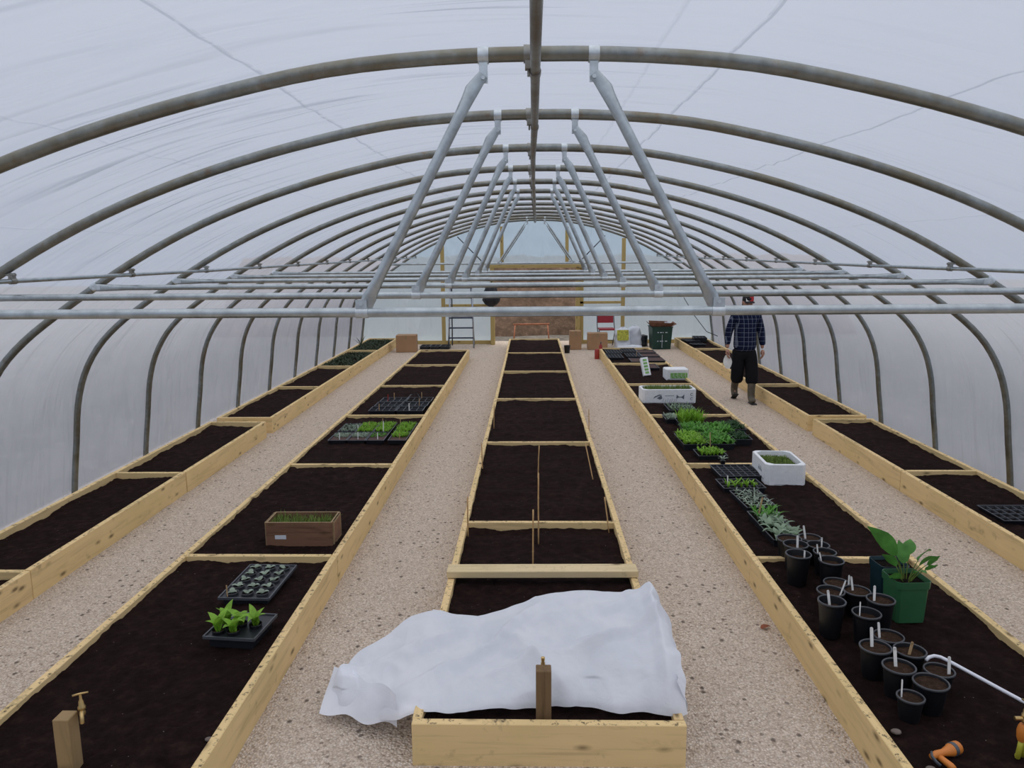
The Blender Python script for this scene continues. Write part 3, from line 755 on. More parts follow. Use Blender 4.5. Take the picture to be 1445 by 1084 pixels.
for i, dx, dy, hh, lean, w, mt, txt in LAB:
    x, y, r, h, fd, _ = POTS[i]; z = SOILZ + h - fd
    mb = MB(); L = hh + .02
    mb.box(-w / 2, w / 2, -.0012, .0012, -.012, L - w * .4); mb.lathe([(.0005, -.0012), (w / 2, -.0012), (w / 2, .0012), (.0005, .0012)], 14, mtx=Matrix.Translation((0, 0, L - w * .45)) @ Matrix.Rotation(PI / 2, 4, 'X'))
    o = build('plant_label', mb, 'wlabel' if mt else 'label', None, loc=(x + dx, y + dy, z)); o.rotation_euler = (-.12, lean, 0)
    tag(o, ('wooden' if mt else 'white plastic') + ' plant label ' + txt, 'plant label', 'plant labels standing in the black pots')

# square pots and the broad-leaved plant
def square_pot(name, lab, x, y, rz, w, h, mat, plant):
    t = thing(name, lab, 'plant pot', (x, y, SOILZ), rz)
    def ring(s, z, c=.18):
        a = s; k = s * (1 - c); return [(-a, -k, z), (-k, -a, z), (k, -a, z), (a, -k, z), (a, k, z), (k, a, z), (-k, a, z), (-a, k, z)]
    mb = MB(); L = [(w * .415, .0), (w * .42, .02), (w * .458, h * .80), (w * .458, h * .82), (w * .490, h * .825), (w * .5, h), (w * .485, h), (w * .45, h * .9)]
    vs = []; fs = []
    for s, z in L: vs += ring(s, z)
    for i in range(len(L) - 1):
        for k in range(8): fs.append((i * 8 + k, i * 8 + (k + 1) % 8, (i + 1) * 8 + (k + 1) % 8, (i + 1) * 8 + k))
    fs.append(tuple(range(8))[::-1]); mb.add(vs, fs); build('pot_body', mb, mat, t, fix=True)
    mb = MB(); mb.add(ring(w * .452, h * .88), [tuple(range(8))]); build('compost', mb, 'soild', t)
    return t
def big_leaf(mb, stem, base, az, stem_len, L, W, rise, droop, lean=.3, roll=0.0):
    p = [Vector(base)]; d = Vector((math.cos(az), math.sin(az), 0)); e_ = rise; n = 6
    for i in range(n):
        p.append(p[-1] + (d * math.cos(e_) + Vector((0, 0, 1)) * math.sin(e_)) * (stem_len / n)); e_ -= lean / n
    stem.tube(p, [.0042 - .0022 * i / n for i in range(n + 1)], 6)
    sd = Vector((-d.y, d.x, 0)); q = p[-1]; vs = []; m = 9
    for i in range(m + 1):
        t_ = i / m; w = W * .5 * math.sin(PI * min(1, .05 + .95 * t_) ** .85) if i < m else .003
        ee = e_ - droop * t_; upn = d * -math.sin(ee) + Vector((0, 0, 1)) * math.cos(ee)
        s2 = sd * math.cos(roll) + upn * math.sin(roll); u2 = upn * math.cos(roll) - sd * math.sin(roll)
        for c in (-1, -.5, 0, .5, 1): vs.append(q + s2 * (w * c) + u2 * (.18 * w * abs(c) + .006 * nz(t_ * 9, c * 3, az) * abs(c)))
        q = q + (d * math.cos(ee) + Vector((0, 0, 1)) * math.sin(ee)) * (L / m)
    fs = [(i * 5 + c, i * 5 + c + 1, i * 5 + c + 6, i * 5 + c + 5) for i in range(m) for c in range(4)]
    mb.add(vs, fs)
square_pot('square_pot', 'dark teal square pot standing behind the bright green square pot', 2.125, 4.36, .08, .17, .22, 'tealpot', None)
t = square_pot('square_pot', 'bright green square pot with a broad-leaved plant, right of the black pots', 2.10, 4.10, .06, .195, .245, 'greenpot', None)
LV = [(2.5, .15, .21, .11, 1.45, .55, .45), (1.9, .13, .11, .07, 1.35, .5, .3), (.4, .13, .12, .075, 1.2, .9, .4), (1.0, .15, .10, .07, 1.4, .8, .3),
      (-.25, .14, .085, .045, 1.15, -.2, .5), (3.6, .05, .11, .06, 1.0, .35, .5), (-1.4, .09, .10, .055, 1.3, .9, .5), (.0, .11, .11, .055, 1.3, .7, .5), (2.9, .10, .10, .06, 1.35, .6, .4), (1.6, .10, .13, .08, 1.5, .6, .2), (-.7, .12, .075, .04, 1.1, .2, .4)]
for az, sl, L, W, rs, dr, ln in LV:
    mb = MB(); st = MB(); big_leaf(mb, st, (.02 * math.cos(az), .02 * math.sin(az), .205), az, sl, L, W, rs, dr, ln, {2.5: 1.25, 1.9: .3, .4: -.8, -.25: -1.1, 3.6: .9, 0.0: -1.0, -.7: -.8, 2.9: 1.0}.get(az, 0.0))
    so = build('stem', st, 'g_grass', t, True); build('leaf', mb, 'g_big', so, True)

# white pipe
mb = MB(); mb.tube([(1.888, 3.44, .268), (1.91, 3.452, .278), (1.935, 3.455, .283), (1.96, 3.445, .282), (1.99, 3.41, .276), (2.12, 3.235, .245), (2.28, 3.02, .208), (2.42, 2.83, .196)], .0085, 10)
tag(build('water_pipe', mb, 'whitep', None, True), 'thin white plastic pipe lying across the soil from the nearest pots to the right edge', 'pipe')
# spray gun
t = thing('spray_gun', 'orange and grey hose spray gun lying on the soil at the bottom right', 'spray gun', (1.665, 2.84, SOILZ + .026), .0)
mb = MB(); mb.tube([(-.055, -.01, 0), (-.03, 0, .004), (.0, .008, .006), (.03, .02, .006), (.042, .026, .006)], [.012, .015, .014, .022, .026], 14)
build('body', mb, 'orange', t, 'auto')
mb = MB(); mb.tube([(.042, .026, .006), (.058, .034, .006)], .0275, 16); build('grip_ring', mb, 'greyp', t, 'auto')
mb = MB(); mb.tube([(.058, .034, .006), (.078, .044, .006), (.083, .047, .006)], [.0275, .026, .020], 16); build('nozzle', mb, 'orange', t, 'auto')
mb = MB(); mb.tube([(-.025, 0, -.002), (-.012, -.025, -.006), (.002, -.055, -.010), (.008, -.068, -.012)], [.013, .013, .014, .011], 12); build('handle', mb, 'orange', t, True)
mb = MB(); mb.tube([(-.05, .0, .012), (-.058, -.02, .008), (-.052, -.045, .0), (-.042, -.058, -.006)], [(.005, .009)] * 4, 8); build('trigger', mb, 'greyp', t, True)

# ---------------------------------------------------------------- trays
def tray(lab, x, y, w, l, rz=0, z=SOILZ, h=.05, cx=0, cy=0, comp='soild', fill=.75, rim='trayr', name='seed_tray', group=None):
    """w across, l along; cx/cy cell counts"""
    t = thing(name, lab, 'seed tray', (x, y, z - .004), rz, group)
    a, b = w / 2, l / 2; mb = MB(); ti = .008
    def rr(sx, sy, zz): return [(-sx, -sy, zz), (sx, -sy, zz), (sx, sy, zz), (-sx, sy, zz)]
    L = [(a - .012, b - .012, 0), (a - .003, b - .003, h), (a + .002, b + .002, h), (a, b, h + .003), (a - ti, b - ti, h + .002), (a - ti - .008, b - ti - .008, .012)]
    vs = []; fs = []
    for s in L: vs += rr(*s)
    for i in range(len(L) - 1):
        for k in range(4): fs.append((i * 4 + k, i * 4 + (k + 1) % 4, i * 4 + 4 + (k + 1) % 4, i * 4 + 4 + k))
    fs.append((3, 2, 1, 0)); mb.add(vs, fs); build('tray_body', mb, 'tray', t, fix=True)
    mb = MB(); q = .0035
    for s in (-1, 1):
        mb.box(-a - q, a + q, s * b - q, s * b + q, h, h + .005); mb.box(s * a - q, s * a + q, -b, b, h, h + .005)
    build('tray_rim', mb, rim, t)
    if cx:
        mb = MB()
        for i in range(1, cx): xx = -a + w * i / cx; mb.box(xx - .003, xx + .003, -b + .01, b - .01, .01, h)
        for j in range(1, cy): yy = -b + l * j / cy; mb.box(-a + .01, a - .01, yy - .003, yy + .003, .01, h)
        build('cell_dividers', mb, rim, t)
    if comp:
        mb = MB(); zf = h * fill
        mb.grid(lambda u, v: ((u - .5) * (w - .02), (v - .5) * (l - .02), zf + .003 * nz(u * 30, v * 30, x)), 14, 20); build('compost', mb, comp, t, True)
    return t
def plants(t, mat, w, l, z, n, L, W, rise=(1.1, 1.5), droop=(.2, .8), leaves=(3, 5), grid=None, name='seedlings', area=None, seg=4, fold=.2):
    mb = MB(); x0, x1, y0, y1 = area or (-w / 2 + .015, w / 2 - .015, -l / 2 + .015, l / 2 - .015)
    if grid: pos = [(x0 + (x1 - x0) * (i + .5) / grid[0], y0 + (y1 - y0) * (j + .5) / grid[1]) for i in range(grid[0]) for j in range(grid[1])]
    else: pos = [(random.uniform(x0, x1), random.uniform(y0, y1)) for _ in range(n)]
    for px, py in pos:
        px += random.uniform(-.006, .006); py += random.uniform(-.006, .006); k = random.randint(*leaves); a0 = random.uniform(0, 6.28); zz = z
        for q in range(k):
            mb.leaf((px, py, zz), a0 + q * 6.283 / k + random.uniform(-.4, .4), random.uniform(*L), random.uniform(*W), random.uniform(*rise), random.uniform(*droop), seg, fold)
    return build(name, mb, mat, t, True, kind='stuff')
def sticks(t_xyz, n, lab0, grp, mat='wlabel'): pass

def label_stick(x, y, z, h, w, mat, lab, lean=0, grp=None):
    mb = MB(); mb.box(-w / 2, w / 2, -.001, .001, -.02, h, bev=.0005); o = build('plant_label', mb, mat, None, loc=(x, y, z)); o.rotation_euler = (-.08, lean, 0)
    tag(o, lab, 'plant label', grp)

# left bed: round-pot tray and carrier tray
RZ = -.10
def round_tray(lab, x, y, nx, ny, pitch, r, mat_top, planted, z=SOILZ, h=.055, rz=0.0, lat=None):
    w = nx * pitch + .03; l = ny * pitch + .03
    t = thing('pot_tray', lab, 'seed tray', (x, y, z - .004), rz); mb = MB(); a, b = w / 2, l / 2
    mb.box(-a, a, -b, b, h - .012, h - .006, bev=.002); mb.box(-a + .022, a - .022, -b + .022, b - .022, .0, h - .0125)
    build('tray_body', mb, mat_top, t)
    mb = MB()
    for s in (-1, 1): mb.box(-a - .002, a + .002, s * b - .004, s * b + .004, h - .014, h + .001); mb.box(s * a - .004, s * a + .004, -b, b, h - .014, h + .001)
    build('tray_rim', mb, 'trayr', t)
    return t, [(-w / 2 + .015 + pitch * (i + .5), -l / 2 + .015 + pitch * (j + .5)) for j in range(ny) for i in range(nx)]
t, cells = round_tray('black tray of fifteen round modules with small silvery seedlings, in the left bed', -1.700, 4.44, 3, 5, .092, .036, 'tray', None, rz=-.03)
for i, (px, py) in enumerate(cells):
    mb = MB(); mb.lathe([(.031, .04), (.036, .058), (.038, .064), (.036, .066), (.033, .060)], 16, c=(px, py, 0)); c_ = build('module_cell', mb, 'rimm', t, True)
    mb = MB(); mb.lathe([(.001, .056), (.016, .057), (.033, .056)], 14, c=(px, py, 0)); build('compost', mb, 'soild', c_, True)
    mb = MB(); a0 = random.uniform(0, 6.28)
    for q in range(random.choice((2, 3, 3))): mb.leaf((px, py, .055), a0 + q * 2.3, random.uniform(.036, .052), random.uniform(.026, .036), .95, .65, 4, .1)
    build('seedling', mb, 'g_silver', c_, True)
label_stick(-1.815, 4.225, SOILZ + .04, .075, .008, 'wlabel', 'wooden label at the front left corner of the round-module tray', -.05)
t, cells = round_tray('black carrier tray with five bright green lettuce seedlings in the left bed', -1.585, 3.835, 3, 3, .084, .036, 'tray', None, rz=-.10, h=.07)
for i, (px, py) in enumerate(cells):
    if i in (2, 6, 8, 7): continue
    mb = MB(); mb.lathe([(.001, .02), (.028, .02), (.034, .075), (.036, .082), (.034, .084), (.031, .076)], 18, c=(px, py, 0)); c_ = build('module_pot', mb, 'pot', t, 'auto')
    mb = MB(); mb.lathe([(.001, .072), (.016, .073), (.031, .071)], 14, c=(px, py, 0)); build('compost', mb, 'soilf' if i != 5 else 'soild', c_, True)
    if i == 7 and False: continue
    mb = MB(); a0 = random.uniform(0, 6.28)
    for q in range(5): mb.leaf((px, py, .07), a0 + q * 1.26 + random.uniform(-.3, .3), random.uniform(.10, .145), random.uniform(.042, .058), random.uniform(1.35, 1.55), random.uniform(.35, .95), 7, .3)
    build('lettuce', mb, 'g_bright', c_, True)
label_stick(-1.505, 3.86, SOILZ + .06, .075, .010, 'wlabel', 'pale wooden label beside the right lettuce in the carrier tray', .12)

# wooden crate with grass-like seedlings
t = thing('wooden_crate', 'old reddish wooden crate of grassy seedlings in the left bed', 'crate', (-1.66, 5.26, SOILZ - .006), .01)
W_, D_, H_ = .475, .235, .178
mb = MB(); mb.box(-W_ / 2, W_ / 2, -D_ / 2, -D_ / 2 + .012, .0, .10, bev=.002); mb.box(-W_ / 2, W_ / 2, -D_ / 2, -D_ / 2 + .012, .103, H_, bev=.002); build('front_panel', mb, 'crate', t)
mb = MB(); mb.box(-W_ / 2, W_ / 2, D_ / 2 - .012, D_ / 2, 0, H_, bev=.002); build('back_panel', mb, 'crate', t)
for s in (-1, 1):
    mb = MB(); mb.box(s * W_ / 2 - .008, s * W_ / 2 + .008, -D_ / 2 + .013, D_ / 2 - .013, .004, H_ - .002, bev=.002); e_ = build('end_panel', mb, 'crate', t)
    mb = MB()
    for yy in (-D_ / 2 + .012, D_ / 2 - .026): mb.box(s * W_ / 2 + s * .004 - .006, s * W_ / 2 + s * .004 + .006, yy, yy + .014, .004, H_)
    for zz in (.004, H_ - .016): mb.box(s * W_ / 2 + s * .004 - .006, s * W_ / 2 + s * .004 + .006, -D_ / 2 + .02, D_ / 2 - .02, zz, zz + .014)
    build('end_batten', mb, 'cratee', e_)
mb = MB(); mb.box(-.175, -.095, -D_ / 2 - .0012, -D_ / 2 + .001, .055, .085); build('paper_label', mb, 'bagw', t, label='worn pale paper label')
mb = MB(); q = .0015
for y_ in (-D_ / 2, D_ / 2 - .012): mb.box(-W_ / 2, W_ / 2, y_, y_ + .012, H_, H_ + q)
for x_ in (-W_ / 2, W_ / 2 - .012): mb.box(x_, x_ + .012, -D_ / 2 + .0125, D_ / 2 - .0125, H_, H_ + q)
build('top_edge', mb, 'cratee', t)
mb = MB(); mb.grid(lambda u, v: ((u - .5) * (W_ - .03), (v - .5) * (D_ - .03), .115 + .004 * nz(u * 20, v * 20)), 16, 8); build('compost', mb, 'soild', t, True)
plants(t, 'g_grass', W_, D_, .113, 330, (.045, .10), (.003, .006), (1.1, 1.6), (.0, .7), (1, 3), seg=3)

# green seed trays (four columns, two rows) and empty trays in the left bed
k = 0
names = ['far left', 'second from the left', 'third from the left', 'far right']
for r_, (yc, l_) in enumerate(((8.27, .37), (8.72, .46))):
    for c_ in range(4):
        if r_ == 1 and c_ == 0: l2 = .40
        else: l2 = l_
        x = -2.135 + c_ * .208 + (.035 if c_ == 3 else 0)
        t = tray('%s seed tray, %s row of the green block, left bed' % (names[c_], ('nearer', 'farther')[r_]), x, yc, .196, l2, 0, SOILZ, .045, 0, 0, 'felt' if r_ == 0 else 'soild', .9, group='seed trays of the green block')
        m_, n_, L_ = [('g_silver', 120, (.012, .03)), ('g_silver', 150, (.015, .035)), ('g_mid', 60, (.015, .035)), ('g_bright', 150, (.03, .055))][c_] if r_ == 0 else [('g_silver', 130, (.012, .03)), ('g_bright', 190, (.03, .055)), ('g_bright', 190, (.03, .06)), ('g_bright', 190, (.03, .055))][c_]
        ar = (-.085, .085, -.02 if r_ == 0 else -l2 / 2 + .02, l2 / 2 - .02)
        plants(t, m_, .19, l2, .04, n_, L_, (.006, .012), (.9, 1.5), (.1, .9), (2, 4), area=ar, seg=3)
for x, y, l_, h_ in ((-2.12, 8.15, 'white', .08), (-1.92, 8.17, 'white', .08), (-1.70, 8.16, 'white', .08), (-1.46, 8.17, 'wood', .07), (-1.70, 8.50, 'white', .13), (-2.02, 8.62, 'white', .06), (-1.92, 8.78, 'wood', .06), (-1.80, 8.98, 'wood', .06), (-1.58, 8.94, 'wood', .06)):
    label_stick(x, y, SOILZ + .035, h_, .009, 'label' if l_ == 'white' else 'wlabel', 'small %s label %s of the green seed trays' % (('pale plastic' if l_ == 'white' else 'wooden'), {(-2.12, 8.15): 'at the near left', (-1.92, 8.17): 'at the near edge, second from left', (-1.70, 8.16): 'at the near edge, third from left', (-1.46, 8.17): 'at the near right', (-1.70, 8.50): 'tall, in the middle', (-2.02, 8.62): 'in the dull left half', (-1.92, 8.78): 'in the back left', (-1.80, 8.98): 'at the very back, centre left', (-1.58, 8.94): 'at the very back, centre right'}[(x, y)]), 0, 'labels among the green seed trays')
for c_, x in enumerate((-1.945, -1.585)):
    for r_, yc in enumerate((9.80, 10.12, 10.44)):
        t = tray('%s black tray, %s column, of the empty trays in the left bed' % (('nearest', 'middle', 'farthest')[r_], ('left', 'right')[c_]), x + .012 * r_, yc, .345, .30, 0, SOILZ, .05, 4, 2, 'soild', .4 if not (c_ == 1 and r_ == 2) else .95, group='empty black trays in the left bed')
for x, y, m_, w_, d_ in ((-1.93, 10.5, 'wlabel', .01, 'tall wooden label at the back of the left empty trays'), (-2.0, 10.4, 'redcan', .012, 'short reddish label in the back left empty tray'), (-1.55, 10.55, 'wlabel', .01, 'tall wooden label at the back of the right empty trays'), (-1.99, 9.72, 'wlabel', .01, 'wooden label in the front left empty tray'), (-1.60, 9.74, 'label', .012, 'white label in the front right empty tray'), (-1.52, 10.1, 'wlabel', .009, 'wooden label in the middle right empty tray')):
    label_stick(x, y, SOILZ + .03, .10, w_, m_, d_, 0, 'labels among the empty trays')
mb = MB(); mb.tube([(-1.80, 9.72, .215), (-1.76, 10.0, .22), (-1.74, 10.3, .225), (-1.70, 10.55, .26), (-1.62, 10.58, .27), (-1.56, 10.45, .235)], .006, 6)
tag(build('plastic_hoop', mb, 'trayr', None, True), 'thin grey bent plastic strip lying between the two columns of empty trays', 'strip')

# trays by the end wall, behind the left bed
for i, x in enumerate((-2.52, -2.28, -2.04)):
    tray('empty black tray on the floor by the end wall, %s of three' % ('left', 'middle', 'right')[i], x, 18.0, .225, .42, 0, .01, .06, 2, 3, 'soild', .5, group='black trays on the floor by the end wall')

# ---- right bed plants and trays
t = tray('tray of large sage green leafy plants behind the stickered pot', 1.785, 5.42, .215, .60, .03, SOILZ, .06, 0, 0, 'soild', .8)
plants(t, 'g_sage', .21, .56, .05, 0, (.07, .12), (.030, .042), (1.0, 1.45), (.5, 1.1), (5, 7), grid=(3, 5), area=(-.09, .09, -.27, .18), seg=6)
plants(t, 'g_mid', .21, .56, .05, 0, (.09, .14), (.010, .018), (1.1, 1.5), (.3, .9), (7, 9), grid=(3, 2), area=(-.09, .09, .10, .29), name='taller_seedlings', seg=6)
label_stick(1.72, 5.60, SOILZ + .06, .15, .012, 'wlabel', 'long wooden label in the sage leaf tray', .2)
t = tray('tray of dark silvery curled seedlings, second behind the black pots', 1.80, 6.03, .24, .44, .06, SOILZ, .06, 0, 0, 'soild', .8)
plants(t, 'g_silver', .24, .44, .05, 0, (.05, .085), (.009, .016), (.9, 1.5), (.6, 1.3), (4, 6), grid=(4, 6), seg=6)
t = tray('black module tray with upright bright green seedlings, left of the plain polystyrene box', 1.82, 6.48, .36, .27, .04, SOILZ, .05, 6, 3, 'soild', .8)
plants(t, 'g_bright', .34, .25, .04, 0, (.05, .09), (.016, .024), (1.2, 1.5), (.2, .9), (3, 4), grid=(5, 2), area=(-.15, .13, -.10, .04), seg=6)
label_stick(1.70, 6.44, SOILZ + .04, .09, .010, 'label', 'pale label at the left of the upright bright seedlings')
tray('empty black module tray behind the upright bright seedlings', 1.88, 6.86, .38, .38, .04, SOILZ + .01, .05, 6, 5, 'soild', .6)
t = thing('silver_seedling_pot', 'tiny black pot with a grey-leaved seedling on the divider board', 'plant pot', (1.835, 7.16, .200))
mb = MB(); mb.lathe([(.001, 0), (.022, 0), (.028, .035), (.001, .033)], 14); build('pot_body', mb, 'pot', t, 'auto')
mb = MB()
for q in range(7): mb.leaf((0, 0, .033), q * .9, .075, .018, .9 + .2 * (q % 2), .5, 5, .2)
build('leaves', mb, 'g_silver', t, True)
t = tray('small black tray of bright green clustered seedlings, front of the leafy group', 1.80, 7.53, .285, .26, .02, SOILZ, .05, 0, 0, 'soild', .8)
plants(t, 'g_bright', .26, .24, .045, 0, (.05, .08), (.016, .026), (1.1, 1.5), (.2, .8), (4, 6), grid=(6, 4), seg=5)
grp = 'leafy trays in the middle of the right bed'
gt = [(1.70, 8.03, .24, .50, 'g_bright', 'front left'), (1.985, 8.02, .26, .46, 'g_mid', 'front right'), (1.84, 8.50, .26, .42, 'g_mid', 'middle'), (2.11, 8.50, .24, .42, 'g_mid', 'middle right')]
for x, y, w, l, m_, nm in gt:
    t = tray('black tray of bushy green seedlings, %s of the leafy group' % nm, x, y, w, l, .02, SOILZ, .07, 0, 0, 'soild', .8, group=grp)
    plants(t, m_, w, l, .06, 130 if m_ == 'g_mid' else 120, (.05, .11), (.014, .026), (.9, 1.5), (.3, 1.1), (3, 5), seg=5)
t = tray('black tray of tall fine-leaved green plants at the back of the leafy group', 1.88, 8.93, .30, .36, 0, SOILZ, .07, 0, 0, 'soild', .8)
plants(t, 'g_bright', .28, .32, .06, 90, (.10, .19), (.012, .020), (1.2, 1.55), (.1, .7), (3, 5), seg=5)
t = tray('small black tray of dim silver seedlings behind the left of the leafy group', 1.70, 9.2, .16, .30, 0, SOILZ, .06, 0, 0, 'soild', .8)
plants(t, 'g_silver', .15, .28, .05, 50, (.04, .08), (.01, .02), (.9, 1.4), (.4, 1.0), (3, 4), seg=4)
t = tray('black tray of very dark small seedlings at the right of the leafy group', 2.26, 8.16, .19, .34, 0, SOILZ, .07, 0, 0, 'soild', .8)
plants(t, 'g_dark', .18, .32, .06, 60, (.04, .08), (.01, .016), (.9, 1.4), (.4, 1.0), (3, 4), seg=4)
t = tray('black tray of grey-green seedlings right behind the very dark ones', 2.32, 8.66, .19, .40, .05, SOILZ, .07, 0, 0, 'soild', .8)
plants(t, 'g_dark', .18, .36, .06, 70, (.05, .10), (.01, .018), (.9, 1.4), (.4, 1.0), (3, 5), seg=4)
label_stick(1.845, 7.72, SOILZ + .05, .16, .010, 'wlabel', 'long wooden label standing in front of the leafy group', -.03)
t = tray('black module tray of pale green seedlings before the printed polystyrene box', 1.94, 9.86, .35, .44, 0, SOILZ, .05, 6, 5, 'soild', .8)
plants(t, 'g_sage', .34, .42, .04, 0, (.04, .08), (.012, .018), (1.1, 1.5), (.3, .9), (3, 4), grid=(6, 5), seg=4)

# polystyrene boxes
def foam_box(lab, x, y, w, l, h, rz, feet=True, mat='poly_st', z=SOILZ - .004, ch=.055, name='polystyrene_box'):
    t = thing(name, lab, 'box', (x, y, z), rz)
    def ring(a, b, c, zz): return [(-a + c, -b, zz), (a - c, -b, zz), (a, -b + c, zz), (a, b - c, zz), (a - c, b, zz), (-a + c, b, zz), (-a, b - c, zz), (-a, -b + c, zz)]
    a, b = w / 2, l / 2; L = [(a - .01, b - .01, .012, 0), (a, b, ch * .6, .02), (a, b, ch * .6, h - .004), (a - .004, b - .004, ch * .6, h), (a - .026, b - .026, ch, h), (a - .030, b - .030, ch, h * .62)]
    vs = []; fs = []
    for s in L: vs += ring(*s)
    for i in range(len(L) - 1):
        for k in range(8): fs.append((i * 8 + k, i * 8 + (k + 1) % 8, i * 8 + 8 + (k + 1) % 8, i * 8 + 8 + k))
    fs.append(tuple(range(8))[::-1]); fs.append(tuple(len(vs) - 8 + k for k in range(8)))
    mb = MB(); mb.add(vs, fs); build('box_body', mb, mat, t, fix=True)
    return t
t = foam_box('plain white polystyrene box of mossy seedlings on the right bed divider', 2.245, 6.80, .355, .50, .20, -.03)
mb = MB(); mb.grid(lambda u, v: ((u - .5) * .285, (v - .5) * .43, .150 + .008 * nz(u * 12, v * 16)), 14, 18); build('compost', mb, 'soild', t, True)
plants(t, 'g_grass', .27, .42, .150, 700, (.015, .04), (.004, .009), (.7, 1.5), (.1, .8), (2, 4), seg=2)
mb = MB()
for i in range(7): mb.box(-.1785, -.1765, -.12 + i * .018, -.112 + i * .018, .10, .10 + .02 + .012 * (i % 3))
mb.box(-.1785, -.1765, -.19, .08, .052, .056); build('printed_marks', mb, 'ink', t)
mb = MB()
for s in (-1, 1): mb.box(s * .12 - .02, s * .12 + .02, -.252, -.246, .0, .03)
build('foot_ridge', mb, 'poly_st', t)

t = foam_box('long white polystyrene fish box of grassy seedlings across the right bed', 1.882, 10.50, .74, .34, .20, .02)
mb = MB(); mb.grid(lambda u, v: ((u - .5) * .67, (v - .5) * .27, .150 + .006 * nz(u * 20, v * 10)), 20, 8); build('compost', mb, 'soild', t, True)
plants(t, 'g_grass', .66, .26, .148, 750, (.05, .10), (.003, .006), (1.2, 1.6), (.0, .4), (1, 3), seg=2, area=(-.32, .32, -.12, .12))
mb = MB(); fy = -.1712
def poly2(mb, pts, y, d=.0016): n = len(pts); mb.add([(a, y, b) for a, b in pts] + [(a, y - d, b) for a, b in pts], [tuple(range(n, 2 * n))] + [(i, (i + 1) % n, n + (i + 1) % n, n + i) for i in range(n)])
for off, flip in ((-.14, 1), (.15, -1)):
    f = flip
    if f > 0: poly2(mb, [(off - .08, .075), (off - .06, .105), (off - .0, .13), (off + .04, .128), (off - .03, .10)], fy); poly2(mb, [(off - .03, .08), (off + .03, .122), (off + .045, .075), (off + .01, .06)], fy)
    else: poly2(mb, [(off - .05, .128), (off - .02, .10), (off + .02, .10), (off + .055, .13), (off + .05, .06), (off + .015, .088), (off - .02, .088), (off - .055, .075)], fy)
for i in range(9): mb.box(-.06 + i * .014, -.050 + i * .014, fy - .0016, fy, .108, .116)
for i, (a, b) in enumerate(((-.09, .05), (-.06, .035), (-.03, .05), (0, .035), (.03, .05), (.06, .04), (.09, .05))): mb.tube([(a, fy - .0008, b - .02), (a + .018, fy - .0008, b + .03)], .0018, 4)
for zc in (.13, .07):
    pts = [(.325 - .02 + .016 * math.cos(q), fy - .0008, zc + .017 * math.sin(q)) for q in [.6 + 5.0 * i / 14 for i in range(15)]]
    mb.tube(pts, .003, 4)
build('printed_fish_marks', mb, 'ink', t, label='dark grey printed fish and lettering')

t = foam_box('small white lidded box with a green printed front on the right bed edge', 2.365, 12.45, .375, .30, .17, .02)
mb = MB(); mb.box(-.175, .175, -.135, .135, .165, .178, bev=.004); build('lid', mb, 'poly_st', t)
mb = MB(); mb.box(-.115, .16, -.1535, -.148, .03, .12); build('printed_panel', mb, 'greenink', t, label='green printed panel')
mb = MB()
for i in range(12): mb.box(-.105 + i * .021, -.100 + i * .021, -.1555, -.1530, .035 + .02 * ((i * 5) % 3), .06 + .025 * ((i * 7) % 3))
build('print_streaks', mb, 'poly_st', t)
t = thing('white_carton', 'narrow white carton with green print leaning upright in the right bed', 'carton', (1.93, 12.62, SOILZ - .004), .05)
m = Matrix.Rotation(math.radians(-27), 4, 'X') @ Matrix.Rotation(math.radians(-7), 4, 'Y'); mb = MB(); mb.box(-.062, .062, -.04, .04, .02, .34, m, .004); build('carton_body', mb, 'poly_st', t)
mb = MB()
for i in range(5): mb.box(-.03, .035, -.043, -.0395, .05 + i * .055, .088 + i * .055, m)
build('green_print', mb, 'greenink', t)
# brown felt, far black trays
def slab(name, lab, cat, x, y, w, l, h, mat, rz=0, z=SOILZ, grp=None):
    mb = MB(); mb.grid(lambda u, v: ((u - .5) * w, (v - .5) * l, h + .006 * nz(u * 4, v * 6, x) if 0 < u < 1 and 0 < v < 1 else -.01), 16, 16)
    o = build(name, mb, mat, None, True, loc=(x, y, z), rotz=rz); tag(o, lab, cat, grp); return o
for x, y, w, l, lab in ((2.12, 13.55, .25, .50, 'nearest maroon compost tray, behind the lidded box in the right bed'), (2.34, 14.45, .33, .50, 'maroon compost tray second from the front at the right side of the right bed'), (2.33, 15.05, .36, .44, 'third maroon compost tray in the far right bed'), (2.34, 15.62, .36, .42, 'maroon compost tray at the far end of the right bed'), (1.99, 14.35, .26, .5, 'maroon compost tray left of its neighbour, before the far divider')):
    tray(lab, x, y, w, l, 0, SOILZ, .05, 0, 0, 'felt', .95, group='maroon compost trays at the far end of the right bed')
for x, y, lab in ((1.63, 14.95, 'nearest left'), (1.68, 15.62, 'farther left'), (2.02, 15.10, 'nearest right'), (2.02, 15.85, 'farther right')):
    tray('%s of the black module trays at the far end of the right bed' % lab, x, y, .30, .58, 0, SOILZ, .05, 5, 6, 'soild', .3, group='black module trays at the far end of the right bed')
for x, y, lab in ((2.13, 13.95, 'pale wooden label at the back of the nearest maroon tray'), (2.40, 13.2, 'pale label near the lidded white box'), (2.06, 14.9, 'pale label between the far black and maroon trays')):
    label_stick(x, y, SOILZ, .14, .010, 'wlabel', lab)

